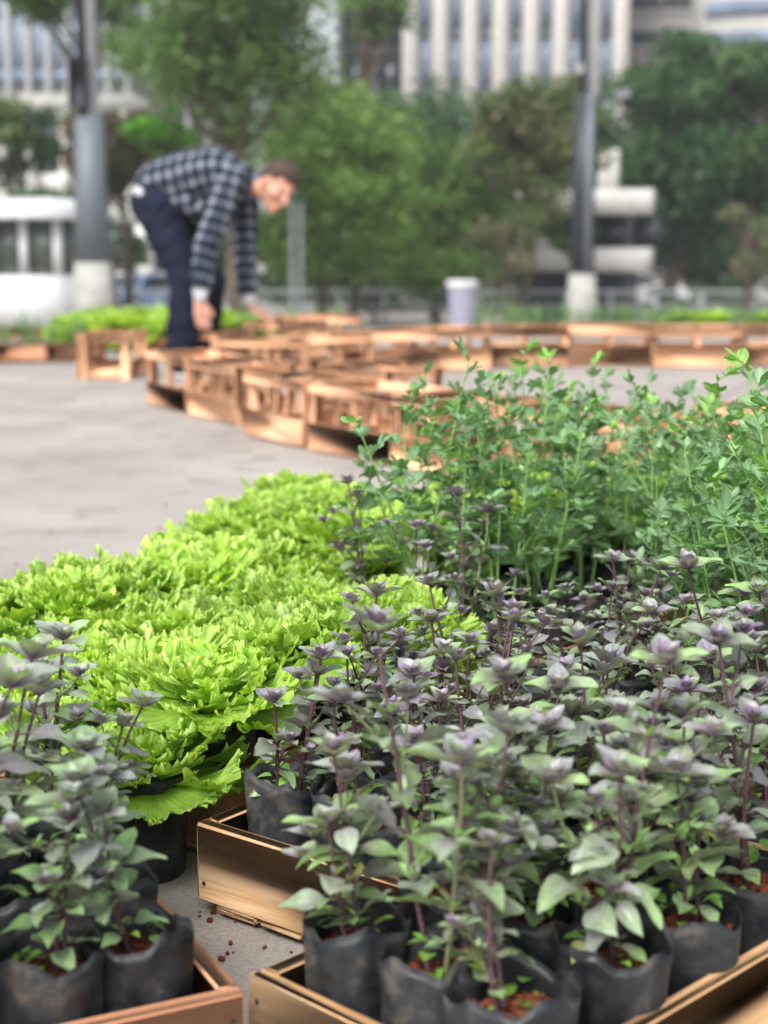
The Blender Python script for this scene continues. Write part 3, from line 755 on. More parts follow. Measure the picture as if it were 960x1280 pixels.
# ================================================================== EMPTY CRATES
CL_, CW_, CH_ = .50, .30, .248
def crate_parts(var, solid=False):
    """one deep crate with corner posts; returns list (name, mesh, loc)"""
    out = []
    def brd(nm, c, s, jit=.2, w=.0008):
        mb = MB(); box(mb, (0, 0, 0), s, bev=.0025, jit=jit, wob=w); out.append((nm, mb.mesh(nm, M['pine'], False), c))
    pw, pt = .042, .026
    for sx in (-1, 1):
        for sy in (-1, 1):
            brd('corner_post', (sx*(CL_/2-pt/2-.0005), sy*(CW_/2-.010-pw/2), CH_/2), (pt, pw, CH_))
    for sy in (-1, 1):
        y = sy*(CW_/2-.004)
        hs_ = .125 if solid else .10
        brd('side_slat', (0, y, .008+hs_/2), (CL_, .008, hs_)); hr_ = .056 if solid else .036; brd('top_rail', (0, y, CH_-.003-hr_/2), (CL_, .009, hr_))
        brd('middle_post', (0.01*var, sy*(CW_/2-.0195), CH_/2), (.034, .022, CH_-.004))
    for sx in (-1, 1):
        x = sx*(CL_/2-pt-.0055)
        brd('end_rail', (x, 0, CH_-.022), (.010, CW_-.024, .040)); brd('end_slat', (x, 0, .045), (.010, CW_-.024, .07))
    for k in range(4):
        brd('floor_slat', (0, -CW_/2+.055+k*.0665, .006), (CL_-2*pt-.03, .052, .007))
    return out
crates = []
CP = [crate_parts(v) for v in (0, 1, -1)]; CPS = [crate_parts(v, True) for v in (0, 1, -1)]
crate_protos = []
def crate(x, y, ang, label, group, tilt=0, z=None):
    v = len(crates) % 3
    e = empty('wooden_crate', (x, y, gz(y) if z is None else z), ang, label, 'crate', group)
    if tilt: e.rotation_euler = (0, tilt, ang)
    for nm, me, c in (CPS if y > 9 else CP)[v]: ob(nm, me, e, loc=c)
    crates.append(e); return e
def cpx(px, py, deg, label, group='empty pine crates set out in curving rows'):
    p = P(px, py, 0); return crate(p.x, p.y, R(deg), label, group)
# near curve: from the man toward the herbs
p = P(131, 476, 0)
crate(p.x, p.y+.30, R(87), 'single empty crate standing alone on the paving left of the man', 'empty pine crates set out in curving rows')
chain = [(229, 512, -63), (282, 527, -60), (345, 548, -57), (392, 566, -66), (447, 578, -30)]
LB = ['empty crate at the man\'s feet, first of the near curve', 'second empty crate of the near curve, right of the man\'s feet', 'third empty crate along the near curve from the man',
      'fourth empty crate along the near curve from the man', 'empty crate right behind the lettuce bed, fifth along the near curve']
pts = [(-.85, 7.25), (-.60, 6.78), (-.29, 6.05), (.0, 5.60), (.30, 5.20)]
for (x, y), a, l in zip(pts, (-62, -62, -60, -52, -48), LB): crate(x, y, R(a), l, 'empty pine crates set out in curving rows')
for k, (x, y, a) in enumerate(((.62, 4.85, -52), (.86, 4.42, -60), (1.06, 3.95, -70), (.55, 3.95, 10), (1.25, 4.9, -50))):
    crate(x, y, R(a), f"empty crate seen through the tall herbs, {ORD[k]} beyond the lettuce bed", 'empty pine crates set out in curving rows')
# second line behind the near curve
for k, (x, y, a) in enumerate(((-.02, 6.55, -56), (-.64, 8.35, 2), (-.34, 8.65, 48), (-.98, 9.1, 82))):
    crate(x, y, R(a), f"empty crate of the inner line right of the man's hand, {ORD[k]} going back", 'empty pine crates set out in curving rows')
# far curve
far = [(.02, 9.1, 42), (.34, 9.45, 24)]
for k, (x, y, a) in enumerate(far): crate(x, y, R(a), f"empty crate at the left bend of the far row, {ORD[k]} of the bend", 'empty pine crates set out in curving rows')
x = .60
for k in range(9):
    y = 9.70+.05*math.sin(k*2.1)-.022*max(0, k-3)**1.5; a = rng.normal(0, 5)-(2*k if k > 4 else 0)
    crate(x+.25, y, R(a), f"empty crate in the far row facing the camera, {ORD[k]} from the left", 'empty pine crates set out in curving rows'); x += .505*math.cos(R(a))+.006
for k, (x, y, a) in enumerate(((-.62, 10.2, 60), (-.45, 11.0, 30))):
    crate(x, y, R(a), f"empty crate farther back beyond the man's reaching hand, {ORD[k]} of two", 'empty pine crates set out in curving rows')
# planted crates behind the man and at far left
def planted(x, y, ang, label, kind, group, hscale=1.0, s0=1.0):
    g = gz(y)
    tray((x, y), ang, f"low tray of {'lettuces' if kind == 'lettuce' else 'green herbs'} {label}", 'redwood', z=g, group='planted trays in the background')
    for (i, j, lx, ly) in grid(3, 2, .16, .14):
        dx, dy = rot2(lx, ly, ang)
        w = ['left', 'middle', 'right'][i]+(' front' if j == 0 else ' back')
        if kind == 'lettuce': lettuce(x+dx, y+dy, g+.03, f"small green lettuce {label}, {w} head", group, i+j, s0*rng.uniform(1.0, 1.2), far=True, bag=False, zh=.06)
        else:
            e = empty('herb', (x+dx, y+dy, g+.03), rng.uniform(0, 6), f"bushy green herb {label}, {w} plant", 'herb', group)
            src = RUE[(i+2*j) % 4]; q = .68*hscale*rng.uniform(.85, 1.15)
            for nm in ('foliage', 'stem'): ob(nm, src[nm], e, loc=(0, 0, .02), s=q)
for a, (px, Y) in enumerate(((128, 11.0), (185, 11.1), (240, 10.9), (292, 11.2), (150, 12.3), (215, 12.4))):
    q = PD(px, 430, Y); planted(q.x, q.y, R(rng.normal(0, 4)), f"behind the man, tray {ORD[a]} from the left" if a < 4 else f"behind the man in the back {['left','right'][a-4]} tray", 'lettuce', 'lettuces behind the man', s0=1.12)
for a, (px, Y) in enumerate(((8, 10.0), (64, 10.1), (335, 10.9), (392, 11.6))):
    q = PD(px, 430, Y); planted(q.x, q.y, R(rng.normal(0, 4)), ['at the far left edge', 'left of the lone crate', "left of the reaching hand's tips", "beyond the reaching hand"][a], 'herb', 'dark green herbs in background trays', .8)
for a, px in enumerate((28, 86)):
    q = PD(px, 430, 13.0); tray((q.x, q.y), R(2), f"low wooden tray at the foot of the white guard booth, {['left','right'][a]} one", 'redwood', z=gz(q.y), group='planted trays in the background')
for a, px in enumerate(range(618, 1000, 36)):
    q = PD(px, 400, 15.2+.25*(a % 3)); planted(q.x, q.y, R(rng.normal(0, 5)), f"in the far right row, {ORD[a]} tray from left", 'lettuce' if a > 5 and a % 3 == 1 else 'herb', 'plants in the far right row', .85, 1.1)
# ================================================================== PERSON
def blob(mb, pts, rad, sub=9, n=16):
    """tapered chain of overlapping spheres; rad scalars or (rx,ry,rz) ellipsoids"""
    pts = [np.asarray(p, float) for p in pts]
    for a in range(len(pts)-1):
        for t in np.linspace(0, 1, sub):
            p = pts[a]*(1-t)+pts[a+1]*t; r = np.asarray(rad[a], float)*(1-t)+np.asarray(rad[a+1], float)*t
            ball(mb, p, r, n)
def ball(mb, c, r, n=16, col=(1, 1, 1)):
    m = n//2+1; a = np.linspace(0, 2*math.pi, n, endpoint=False); b = np.linspace(0, math.pi, m)
    B, A = np.meshgrid(b, a, indexing='ij')
    V = np.stack([np.sin(B)*np.cos(A), np.sin(B)*np.sin(A), np.cos(B)], -1).reshape(-1, 3)*np.broadcast_to(np.asarray(r, float), (3,))+np.asarray(c, float)
    F = [(i*n+k, (i+1)*n+k, (i+1)*n+(k+1) % n, i*n+(k+1) % n) for i in range(m-1) for k in range(n)]
    mb.add(V, F, col)
def fuse(mb, name, mat, parent, voxel=.008, smooth=6, grainfn=None, wrinkle=0.0):
    me = mb.mesh(name+'_raw', mat)
    o = bpy.data.objects.new(name+'_raw', me); link(o)
    r = o.modifiers.new('r', 'REMESH'); r.mode = 'VOXEL'; r.voxel_size = voxel; r.use_smooth_shade = True
    s = o.modifiers.new('s', 'SMOOTH'); s.iterations = smooth; s.factor = .5
    dg = bpy.context.evaluated_depsgraph_get(); dg.update()
    m2 = bpy.data.meshes.new_from_object(o.evaluated_get(dg)); m2.name = name
    bpy.data.objects.remove(o); bpy.data.meshes.remove(me)
    k = len(m2.vertices); co = np.empty(k*3); m2.vertices.foreach_get('co', co); co = co.reshape(-1, 3)
    for nm in ('col', 'grain'):
        if nm in m2.attributes: m2.attributes.remove(m2.attributes[nm])
    at = m2.attributes.new('col', 'FLOAT_COLOR', 'POINT'); at.data.foreach_set('color', np.ones(k*4))
    g = m2.attributes.new('grain', 'FLOAT_VECTOR', 'POINT'); gg = co if grainfn is None else grainfn(co); g.data.foreach_set('vector', np.ascontiguousarray(gg).ravel())
    if wrinkle:
        no = np.empty(k*3); m2.vertices.foreach_get('normal', no); no = no.reshape(-1, 3)
        w = np.sin(co[:, 2]*55+np.sin(co[:, 0]*23)*2.2)*np.sin(co[:, 0]*38+co[:, 1]*20+1)
        co = co+no*w[:, None]*wrinkle; m2.vertices.foreach_set('co', co.ravel())
    m2.materials.clear(); m2.materials.append(mat)
    m2.polygons.foreach_set('use_smooth', np.ones(len(m2.polygons), bool))
    r = bpy.data.objects.new(name, m2); link(r); setp(r, parent); return r
PDZ = 8.9
base = PD(235, 468, PDZ); base.z = 0
man = empty('person', base, 0, 'man bending over the crates in plaid shirt and navy trousers, reaching down', 'person')
def J(px, py, dy=0.0):
    q = PD(px, py, PDZ+dy)-base; return np.array(q)
pel, wai, che, nec = J(200, 252), J(222, 224, -.03), J(268, 218, -.10), J(312, 226, -.18)
hea = J(346, 236, -.24)
shN, shF = J(290, 226, -.33), J(306, 234, .05)
elN, wrN = J(258, 306, -.36), J(250, 374, -.36)
elF, wrF = J(306, 322, .06), J(312, 380, .03)
hipN, hipF = J(195, 262, -.10), J(208, 262, .11)
knN, anN = J(234, 350, -.14), J(226, 452, -.08)
knF, anF = J(262, 352, .12), J(252, 448, .16)
crown = np.array((.58, -.10, .80)); crown /= np.linalg.norm(crown)
fwd = np.array((.50, -.72, -.48)); fwd -= crown*fwd.dot(crown); fwd /= np.linalg.norm(fwd); sid = np.cross(crown, fwd)  # left ear side
HS = 1.13
def HD(f, s, c): return hea+(fwd*f+sid*s+crown*c)*HS
body = MB()
blob(body, [pel, wai, che], [(.13, .15, .12), (.13, .14, .11), (.12, .17, .12)])
blob(body, [che, nec, hea-crown*.05], [.10, .058, .055])
for s_, e_, w_ in ((shN, elN, wrN), (shF, elF, wrF)): blob(body, [s_, e_, w_], [.058, .042, .029])
for h_, k_, a_ in ((hipN, knN, anN), (hipF, knF, anF)): blob(body, [h_, k_, a_], [.09, .06, .042])
# head
ball(body, HD(-.012, 0, .03), (.088, .088, .098), 24); ball(body, HD(.018, 0, -.01), .076, 24); ball(body, HD(.030, 0, -.055), (.050, .050, .056), 20); ball(body, HD(.058, 0, -.088), .024)
blob(body, [HD(.085, 0, .02), HD(.108, 0, -.028)], [.010, .015]); ball(body, HD(.082, 0, .038), (.02, .03, .012)); ball(body, HD(.086, 0, -.058), .017)
for s in (-1, 1):
    blob(body, [HD(-.012, s*.078, .01), HD(-.008, s*.080, -.03)], [.018, .011]); ball(body, HD(.055, s*.04, -.02), .026)
# hands
def hand(w, palm_d, side_d, fing_d, curl, thumb_d):
    palm_d = palm_d/np.linalg.norm(palm_d); side_d = side_d-palm_d*side_d.dot(palm_d); side_d /= np.linalg.norm(side_d)
    nrm = np.cross(palm_d, side_d)
    for s in (-1, -.33, .33, 1): blob(body, [w+side_d*s*.016, w+palm_d*.085+side_d*s*.030], [.018, .015])
    for k, s in enumerate((-1, -.36, .32, .95)):
        b = w+palm_d*.088+side_d*s*.033; l = (.074, .084, .078, .060)[k]; f = fing_d/np.linalg.norm(fing_d)
        p1 = b+(palm_d*.75+f*.25)*l*.45; p2 = p1+(palm_d*.45+f*.55+nrm*curl*.4)*l*.33; p3 = p2+(palm_d*.15+f*.7+nrm*curl*.7)*l*.27
        blob(body, [b, p1, p2, p3], [.0105, .0095, .0088, .0075], 5, 10)
    b = w+palm_d*.025-side_d*.022; t = thumb_d/np.linalg.norm(thumb_d)
    blob(body, [b, b+t*.042, b+t*.07+palm_d*.012], [.015, .012, .0095], 5, 10)
hand(wrN, np.array((.12, -.1, -1.)), np.array((-1., -.25, 0)), np.array((.25, 0, -1.)), .5, np.array((.75, .1, -.9)))
hand(wrF, np.array((.75, -.1, -.62)), np.array((0, .9, .4)), np.array((.9, 0, -.35)), .4, np.array((.6, -.7, -.6)))
fuse(body, 'body', M['skin'], man, .0065, 2)
for s in (-1, 1):
    e = MB(); ball(e, HD(.074, s*.031, .012), (.011, .011, .009), 12); e.build('eye', M['eye'], man)
e = MB(); blob(e, [HD(.093, -.022, -.050), HD(.101, 0, -.052), HD(.093, .022, -.050)], [.004, .007, .004], 5, 10); e.build('mouth', M['lip'], man)
hr = MB()
for _ in range(230):
    a = rng.uniform(0, 6.28); t = rng.uniform(-.15, 1)
    c = math.sqrt(max(0, 1-min(1, t)**2)); f = math.cos(a)*c
    if t < .50 and f > .45: continue
    if t < .05 and f > -.15: continue
    p_ = HD(-.012+f*.084, math.sin(a)*c*.080, .034+t*.090); ball(hr, p_, rng.uniform(.018, .027), 8)
for t in np.linspace(-1, 1, 9): ball(hr, HD(.052-.02*t*t, t*.05, .098-.012*t*t), .018, 8)
fuse(hr, 'hair', M['hair'], man, .007, 3, wrinkle=.002)
# shirt
tors = nec-pel; tors /= np.linalg.norm(tors)
def plaid_t(co):
    q = co-pel; u = q@tors; r = q-np.outer(u, tors); w = np.cross(tors, [0, 1, 0]); ang = np.arctan2(r@np.array([0, 1, 0]), r@w)*.15
    # sleeves: along z
    d1 = np.abs(co[:, 0]-(elN[0])); return np.stack([u, ang+u*0, co[:, 1]], -1)
sh = MB()
blob(sh, [J(202, 228), wai, che, J(300, 224, -.15)], [(.145, .168, .120), (.150, .165, .142), (.150, .19, .150), (.085, .17, .085)], 12, 20)
blob(sh, [J(222, 244, -.02), J(246, 262, -.06)], [(.11, .165, .085), (.09, .15, .07)], 7)
blob(sh, [J(303, 224, -.16), nec+(hea-nec)*.12], [.085, .066])
so = fuse(sh, 'shirt', M['plaid'], man, .0075, 3, plaid_t, wrinkle=.006)
def sleeve(s_, e_, w_, nm='sleeve'):
    m = MB(); w2 = e_*.28+w_*.72 if nm == 'sleeve' else w_
    blob(m, [s_, e_, w2], [.088, .068, .056], 12)
    ax1 = (w_-s_)/np.linalg.norm(w_-s_)
    def gf(co):
        q = co-s_; u = q@ax1; v = np.cross(ax1, [0, 1, 0]); return np.stack([u, np.arctan2(q@v, q@np.array([0, 1, 0]))*.075, u], -1)
    fuse(m, nm, M['plaid'], man, .0075, 2, gf, wrinkle=.005)
    m = MB(); blob(m, [e_*.35+w_*.65, e_*.06+w_*.94], [.050, .042]); fuse(m, 'undershirt_cuff', M['undershirt'], man, .007, 2, wrinkle=.004)
sleeve(shN, elN, wrN); sleeve(shF, elF, wrF)
m = MB(); blob(m, [J(178, 240, 0), J(192, 252, -.01), J(208, 262, -.03)], [(.050, .172, .040), (.080, .178, .038), (.070, .176, .036)], 8); fuse(m, 'undershirt', M['undershirt'], man, .008, 3, wrinkle=.004)
tr = MB()
blob(tr, [J(192, 252, 0), J(205, 268, 0)], [(.135, .175, .13), (.12, .165, .11)], 6, 20)
blob(tr, [hipN, knN, anN+[0, 0, .03]], [(.125, .115, .125), (.095, .09, .09), (.095, .085, .07)], 14)
blob(tr, [hipF, knF, anF+[0, 0, .03]], [(.125, .115, .125), (.095, .09, .09), (.095, .085, .07)], 14)
fuse(tr, 'trousers', M['denim'], man, .009, 3, wrinkle=.006)
for a_ in (anN, anF):
    f0 = np.array((a_[0], a_[1], 0.)); d = np.array((.8, -.5, 0)); d /= np.linalg.norm(d)
    m = MB(); blob(m, [f0+[0, 0, .055]-d*.04, f0+d*.08+[0, 0, .05], f0+d*.18+[0, 0, .042]], [(.04, .04, .04), (.042, .042, .036), (.038, .038, .024)])
    fuse(m, 'shoe', M['shoe'], man, .007, 2)
    m = MB(); blob(m, [f0-d*.05+[0, 0, .014], f0+d*.19+[0, 0, .014]], [(.042, .042, .013), (.042, .042, .013)]); m.build('shoe_sole', M['sole'], man)

# ================================================================== BACKGROUND
def prism(mb, x, y, z0, z1, a0, a1, b0=None, b1=None, col=(1, 1, 1)):
    """tapered square column; half sizes a0->a1 (x) b0->b1 (y)"""
    b0 = a0 if b0 is None else b0; b1 = a1 if b1 is None else b1
    v = [(x-a0, y-b0, z0), (x+a0, y-b0, z0), (x+a0, y+b0, z0), (x-a0, y+b0, z0), (x-a1, y-b1, z1), (x+a1, y-b1, z1), (x+a1, y+b1, z1), (x-a1, y+b1, z1)]
    mb.add(v, [(0, 3, 2, 1), (4, 5, 6, 7), (0, 1, 5, 4), (1, 2, 6, 5), (2, 3, 7, 6), (3, 0, 4, 7)], col)
def zat(py, D): return PD(480, py, D).z
def xat(px, D): return (px-480)/FPX*D
def lamp(px, D, label, w, y_conc, y_step, sleeve='steel'):
    x = xat(px, D); yy = PD(px, 400, D).y; g = gz(yy); k = D/FPX
    e = empty('street_lamp', (x, yy, g), 0, label, 'lamp post', 'tall square lamp posts on concrete footings')
    zc, zs = zat(y_conc, D)-g, zat(y_step, D)-g
    m = MB(); prism(m, 0, 0, -.1, zc, w*.56*k, w*.43*k); m.build('footing', M['concrete'], e, False)
    m = MB(); prism(m, 0, 0, zc, zs, w*.40*k, w*.33*k); m.build('post_sleeve', M[sleeve], e, False)
    m = MB(); box(m, (-.12*w*k, 0, (zs+16)/2), (.20*w*k, .35*w*k, 16-zs)); m.build('upper_pole', M['steeldark'], e, False)
    m = MB(); box(m, (.12*w*k, -.0, (zs+16)/2), (.22*w*k, .34*w*k, 16-zs)); m.build('pale_pole_half', M['steellight'], e, False)  # paler right half of the upper pole, beside the dark left half
    return e, zs, k
e, zs, k = lamp(119, 26, 'thick grey lamp post standing beside the white guard booth', 46, 328, 150)
m = MB(); box(m, (-.20*52*k, -.1, zat(110, 26)-e.location.z), (.3, .3, .75), bev=.02); m.build('control_box', M['steeldark'], e, False)
m = MB(); tube(m, [(-.25, 0, 15.5), (-.5, -.2, 16.6), (-1.6, -.8, 17)], .06); m.build('lamp_arm', M['steeldark'], e)
m = MB(); box(m, (-1.9, -.95, 17), (.7, .35, .12), rz(.45), bev=.03); m.build('lamp_head', M['steel'], e, False)
e, zs, k = lamp(726, 33, 'slimmer dark lamp post with camera arm, in front of the stepped white balconies', 34, 342, 122, 'steeldark')
m = MB(); prism(m, .16*34*k, -.36*34*k, zat(342, 33)-e.location.z, zs, 4.6*k, 4.2*k, .05, .05); m.build('grey_sleeve_strip', M['steel'], e, False)  # grey strip over the right half of the dark sleeve
z1 = zat(131, 33)-e.location.z
m = MB(); tube(m, [(.05, 0, z1), (.35, -.1, z1+.02), (.6, -.15, z1+.12)], .05); m.build('bracket', M['steeldark'], e)
m = MB(); box(m, (.72, -.17, z1+.14), (.30, .16, .15), ry(-.2), bev=.02); m.build('camera', M['steellight'], e, False)
m = MB(); box(m, (-.16, -.25, zat(92, 33)-e.location.z), (.16, .16, .2), bev=.02); m.build('junction_box', M['white'], e, False)
# guard booth
D = 28; bx = xat(54, D); by = PD(45, 400, D).y; g = gz(by); k = D/FPX
bo = empty('guard_booth', (bx, by, g), R(-14), 'small white guard booth with hipped roof beside the thick lamp post', 'guard booth')
zt, zs_, zr = zat(275, D)-g, zat(343, D)-g, zat(250, D)-g
W = 108*k/2*.90
m = MB(); prism(m, 0, 0, .0, zs_, W, W); m.build('wall', M['white'], bo, False)
for sx in (-1, 0, 1):
    for sy in (-1, 1):
        m = MB(); box(m, (sx*(W-.06), sy*(W-.06), (zs_+zt)/2), (.13, .12, zt-zs_-.002)); m.build('post', M['white'], bo, False)
for sy in (-1, 1):
    for sx in (-1, 1):
        m = MB(); box(m, (sx*(W/2-.03), sy*(W-.07), (zs_+zt)/2), (W-.16, .02, zt-zs_-.004)); m.build('window', M['boothglass'], bo, False)
for sx in (-1, 1):
    m = MB(); box(m, (sx*(W-.07), 0, (zs_+zt)/2), (.02, 2*W-.26, zt-zs_-.004)); m.build('window', M['boothglass'], bo, False)
m = MB(); prism(m, 0, 0, zt, zt+.10, W+.30, W+.30); prism(m, 0, 0, zt+.102, zr+.02, W+.24, W*.62); m.build('roof', M['white'], bo, False)
# railing
fe = empty('railing', (0, 44.5, gz(44.5)), 0, 'long galvanised pedestrian railing in front of the parked cars', 'railing')
for k_, i in enumerate(range(-8, 13)):
    m = MB(); prism(m, 0, 0, 0, 1.0, .045, .045); o = m.build('post', M['railing'], fe, False); o.location = (i*1.25, 0, 0)
for z in (.98, .55, .12):
    m = MB(); box(m, (2.5, -.06, z), (26, .05, .075 if z > .9 else .045)); m.build('rail', M['railing'], fe, False)
m = MB()
for i in range(-82, 125):
    if i % 10: box(m, (i*.125, -.065, .55), (.014, .014, .84))
m.build('bars', M['railing'], fe, False); fe.children[-1]['kind'] = 'stuff' if False else ''
# bin
D = 30; q = PD(577, 400, D); k = D/FPX; g = gz(q.y)
bn = empty('litter_bin', (q.x, q.y, g), 0, 'lilac-grey litter bin with flared white lid before the railing', 'bin')
zb, ztp = 0, zat(350, D)-g
a = np.linspace(0, 2*math.pi, 24)
m = MB(); tube(m, [(0, 0, 0), (0, 0, .05), (0, 0, ztp-.16)], [15*k, 15.5*k, 16.5*k], 24); m.build('bin_body', M['binbody'], bn)
m = MB(); tube(m, [(0, 0, ztp-.158), (0, 0, ztp-.12), (0, 0, ztp-.02), (0, 0, ztp)], [17*k, 19.5*k, 19.5*k, 18*k], 24); m.build('lid', M['white'], bn)
m = MB(); tube(m, [(0, 0, ztp+.001), (0, 0, ztp+.03)], [10*k, 9*k], 20); m.build('opening_collar', M['steeldark'], bn)
# thin twin poles behind the man
for i, px in enumerate((366, 377)):
    D = 38; q = PD(px, 400, D); e = empty('pole', (q.x, q.y, gz(q.y)), 0, f"thin grey pole behind the man's head, {['left','right'][i]} of the pair", 'pole', 'thin twin poles')
    hh = zat(255, D)-gz(q.y)
    m = MB(); tube(m, [(0, 0, 0), (0, 0, hh)], .05); m.build('shaft', M['steellight'], e)
    m = MB(); tube(m, [(0, 0, hh+.001), (0, 0, hh+.06)], [.065, .03]); m.build('cap', M['steel'], e)
# cars
def car(px, D, mat, label, rzv, L=4.2):
    q = PD(px, 400, D); g = gz(q.y)
    e = empty('parked_car', (q.x, q.y, g), rzv, label, 'car', 'cars beyond the railing')
    prof = [(-.5, .32), (-.5, .62), (-.47, .86), (-.40, .93), (-.26, .98), (-.13, 1.42), (.17, 1.45), (.36, .98), (.47, .85), (.5, .60), (.5, .32)]
    body = MB(); hw = .85
    v = []
    for s, ins in ((-1, 1), (1, 1)):
        for (x, z) in prof: v.append((x*L, s*hw*(.82 if z > 1.1 else 1.0), z))
    n = len(prof); F = []
    for i in range(n): F.append((i, (i+1) % n, n+(i+1) % n, n+i))
    body.add(v, F)
    for s in (0, n):
        c = np.mean(np.array(v[s:s+n]), 0); body.add(np.concatenate([v[s:s+n], [c]]), [(k, (k+1) % n, n) if s else ((k+1) % n, k, n) for k in range(n)])
    body.build('body', mat, e, False)
    for s in (-1, 1):
        m = MB(); pr = [(-.23*L, 1.0), (-.125*L, 1.37), (.16*L, 1.39), (.31*L, 1.0)]
        v = [(x, s*(hw*(1.0 if z < 1.1 else .82)+.015), z) for x, z in pr]; m.add(v, [(0, 1, 2, 3)]); m.add([(x, y-.012*s, z) for x, y, z in v], [(3, 2, 1, 0)]); m.build('side_window', M['glassdark'], e, False)
        for x in (-.31, .31):
            m = MB(); tube(m, [(x*L, s*(hw-.16), .32), (x*L, s*(hw+.02), .32)], .32, 20); w = m.build('wheel', M['rubber'], e)
            m = MB(); tube(m, [(x*L, s*(hw+.021), .32), (x*L, s*(hw+.03), .32)], .2, 16); m.build('rim', M['steellight'], w)
        m = MB(); box(m, (.492*L, s*.62, .72), (.06, .34, .14), bev=.02); m.build('headlight', M['steellight'], e, False)
        m = MB(); box(m, (-.495*L, s*.66, .78), (.05, .26, .16), bev=.02); m.build('tail_light', M['red'], e, False)
    for x0, z0, x1, z1 in ((-.262, .98, -.135, 1.41), (.362, .98, .175, 1.44)):
        m = MB(); y0, y1 = hw*.86, hw*.72; s = .012 if x0 > 0 else -.012
        v = [(x0*L+s, -y0, z0+.02), (x0*L+s, y0, z0+.02), (x1*L+s, y1, z1), (x1*L+s, -y1, z1)]; m.add(v, [(0, 1, 2, 3)]); m.build('windscreen', M['glassdark'], e, False)
    return e
car(655, 60, M['carwhite'], 'white car parked beyond the railing left of the slimmer lamp post', R(4))
car(176, 58, M['carblue'], 'blue car beyond the planted crates, seen left of the man', R(60))
car(790, 62, M['carwhite'], 'white car parked beyond the railing under the big right tree', R(176))

# buildings
def facade_building(name, px0, px1, D, label, fin_w, pitch, fin_d=.9, fin='stone', glass='glass', wall='greywall', ztop=42, floor_h=3.4, floors=(0, 12), z0=-2, spandrel='greywall', span_h=.9):
    x0, x1 = xat(px0, D), xat(px1, D); y = PD(480, 200, D).y
    e = empty(name, ((x0+x1)/2, y, -1.9), 0, label, 'building')
    Wd = x1-x0
    m = MB(); box(m, (0, 8, ztop/2), (Wd, 15, ztop)); m.build('wall', M[wall], e, False)
    m = MB(); prism(m, 0, 8, ztop+.01, ztop+.8, Wd/2+.3, Wd/2+.3, 7.8, 7.8); m.build('roof', M['concrete'], e, False)
    nb = int(round(Wd/pitch)); pt = Wd/nb
    m = MB(); box(m, (0, 0, ztop/2), (fin_w, fin_d, ztop)); fm = m.mesh('fin', M[fin], False)
    for i in range(nb+1): ob('fin', fm, e, loc=(-Wd/2+i*pt, .5-fin_d/2-.01, 0))
    gw = pt-fin_w-.06
    m = MB(); box(m, (0, 0, 0), (gw, .08, floor_h-span_h-.04)); gm = m.mesh('window', M[glass], False)
    m = MB(); box(m, (0, 0, 0), (.07, .06, floor_h-span_h-.05)); fm2 = m.mesh('frame', M['steel'], False)
    m = MB(); box(m, (0, 0, 0), (Wd-.02, .2, span_h)); sm = m.mesh('floor_band', M[spandrel], False)
    for f in range(*floors):
        ob('floor_band', sm, e, loc=(0, .37, 1+f*floor_h))
        for i in range(nb):
            w = ob('window', gm, e, loc=(-Wd/2+(i+.5)*pt, .42, 1+(f+.5)*floor_h))
            if nb*(floors[1]-floors[0]) < 70: ob('frame', fm2, w, loc=(0, -.075, 0))
    return e
facade_building('office_tower', 512, 772, 95, 'tall office tower with broad pale stone fins and blue-grey glass, top centre', 0.92, 1.86, .9, ztop=45, floors=(2, 7), span_h=.45, spandrel='steel', glass='glasslight')
facade_building('office_tower', 425, 511, 104, 'dark office tower left of the pale finned tower', .35, 2.2, .5, fin='steellight', glass='glassdark', wall='darkwall', ztop=48, floors=(1, 7), spandrel='darkwall', span_h=.7)
facade_building('office_block', -60, 285, 85, 'pale office block with thin white fins behind the left trees',   .26, 1.05, .45, fin='white', glass='glasslight', ztop=40, floors=(3, 7), spandrel='glass', span_h=.6)
e = facade_building('colonnade_building', -40, 160, 72, 'low building with white columns and dark openings above the guard booth', .42, 1.35, .8, fin='stonewhite', glass='glassdark', wall='stonewhite', ztop=8.3, floors=(1, 2), floor_h=4.2, spandrel='stonewhite', span_h=.8)
facade_building('low_building', 100, 330, 66, 'low pale wall with dark window openings behind the man', .7, 2.3, .3, fin='stonewhite', glass='glassdark', wall='stonewhite', ztop=3.3, floors=(0, 1), floor_h=2.6, span_h=.6, spandrel='stonewhite')
# banded building top right
D = 110; y = PD(480, 200, D).y; x0, x1 = xat(774, D), xat(872, D)
e = empty('banded_building', ((x0+x1)/2, y, -1.9), R(-12), 'pale building with horizontal window bands at top right', 'building'); Wd = x1-x0
m = MB(); box(m, (0, 8, 22), (Wd, 15, 44)); m.build('wall', M['stonewhite'], e, False)
m = MB(); box(m, (0, 8, 44.3), (Wd+.5, 15.5, .5)); m.build('roof', M['concrete'], e, False)
for f in range(5):
    m = MB(); box(m, (-.2, .45, 9.2+f*2.35), (Wd-1.1, .12, .95)); w = m.build('window', M['glassdark'], e, False)
    m = MB(); box(m, (-.2, .30, 9.2+f*2.35-.62), (Wd-.6, .3, .16)); m.build('sill', M['stone'], e, False)
D = 90; y = PD(480, 200, D).y; x0, x1 = xat(868, D), xat(1060, D)
e = empty('glass_building', ((x0+x1)/2, y, -1.9), R(-24), 'glass building with slanting pale bands in the top right corner', 'building'); Wd = x1-x0
m = MB(); box(m, (0, 2, 20), (Wd, 3, 40)); m.build('wall', M['stonewhite'], e, False)
for f in range(9):
    m = MB(); box(m, (0, .45, 7+f*1.7), (Wd-.4, .12, .9)); m.build('window', M['glass'], e, False)
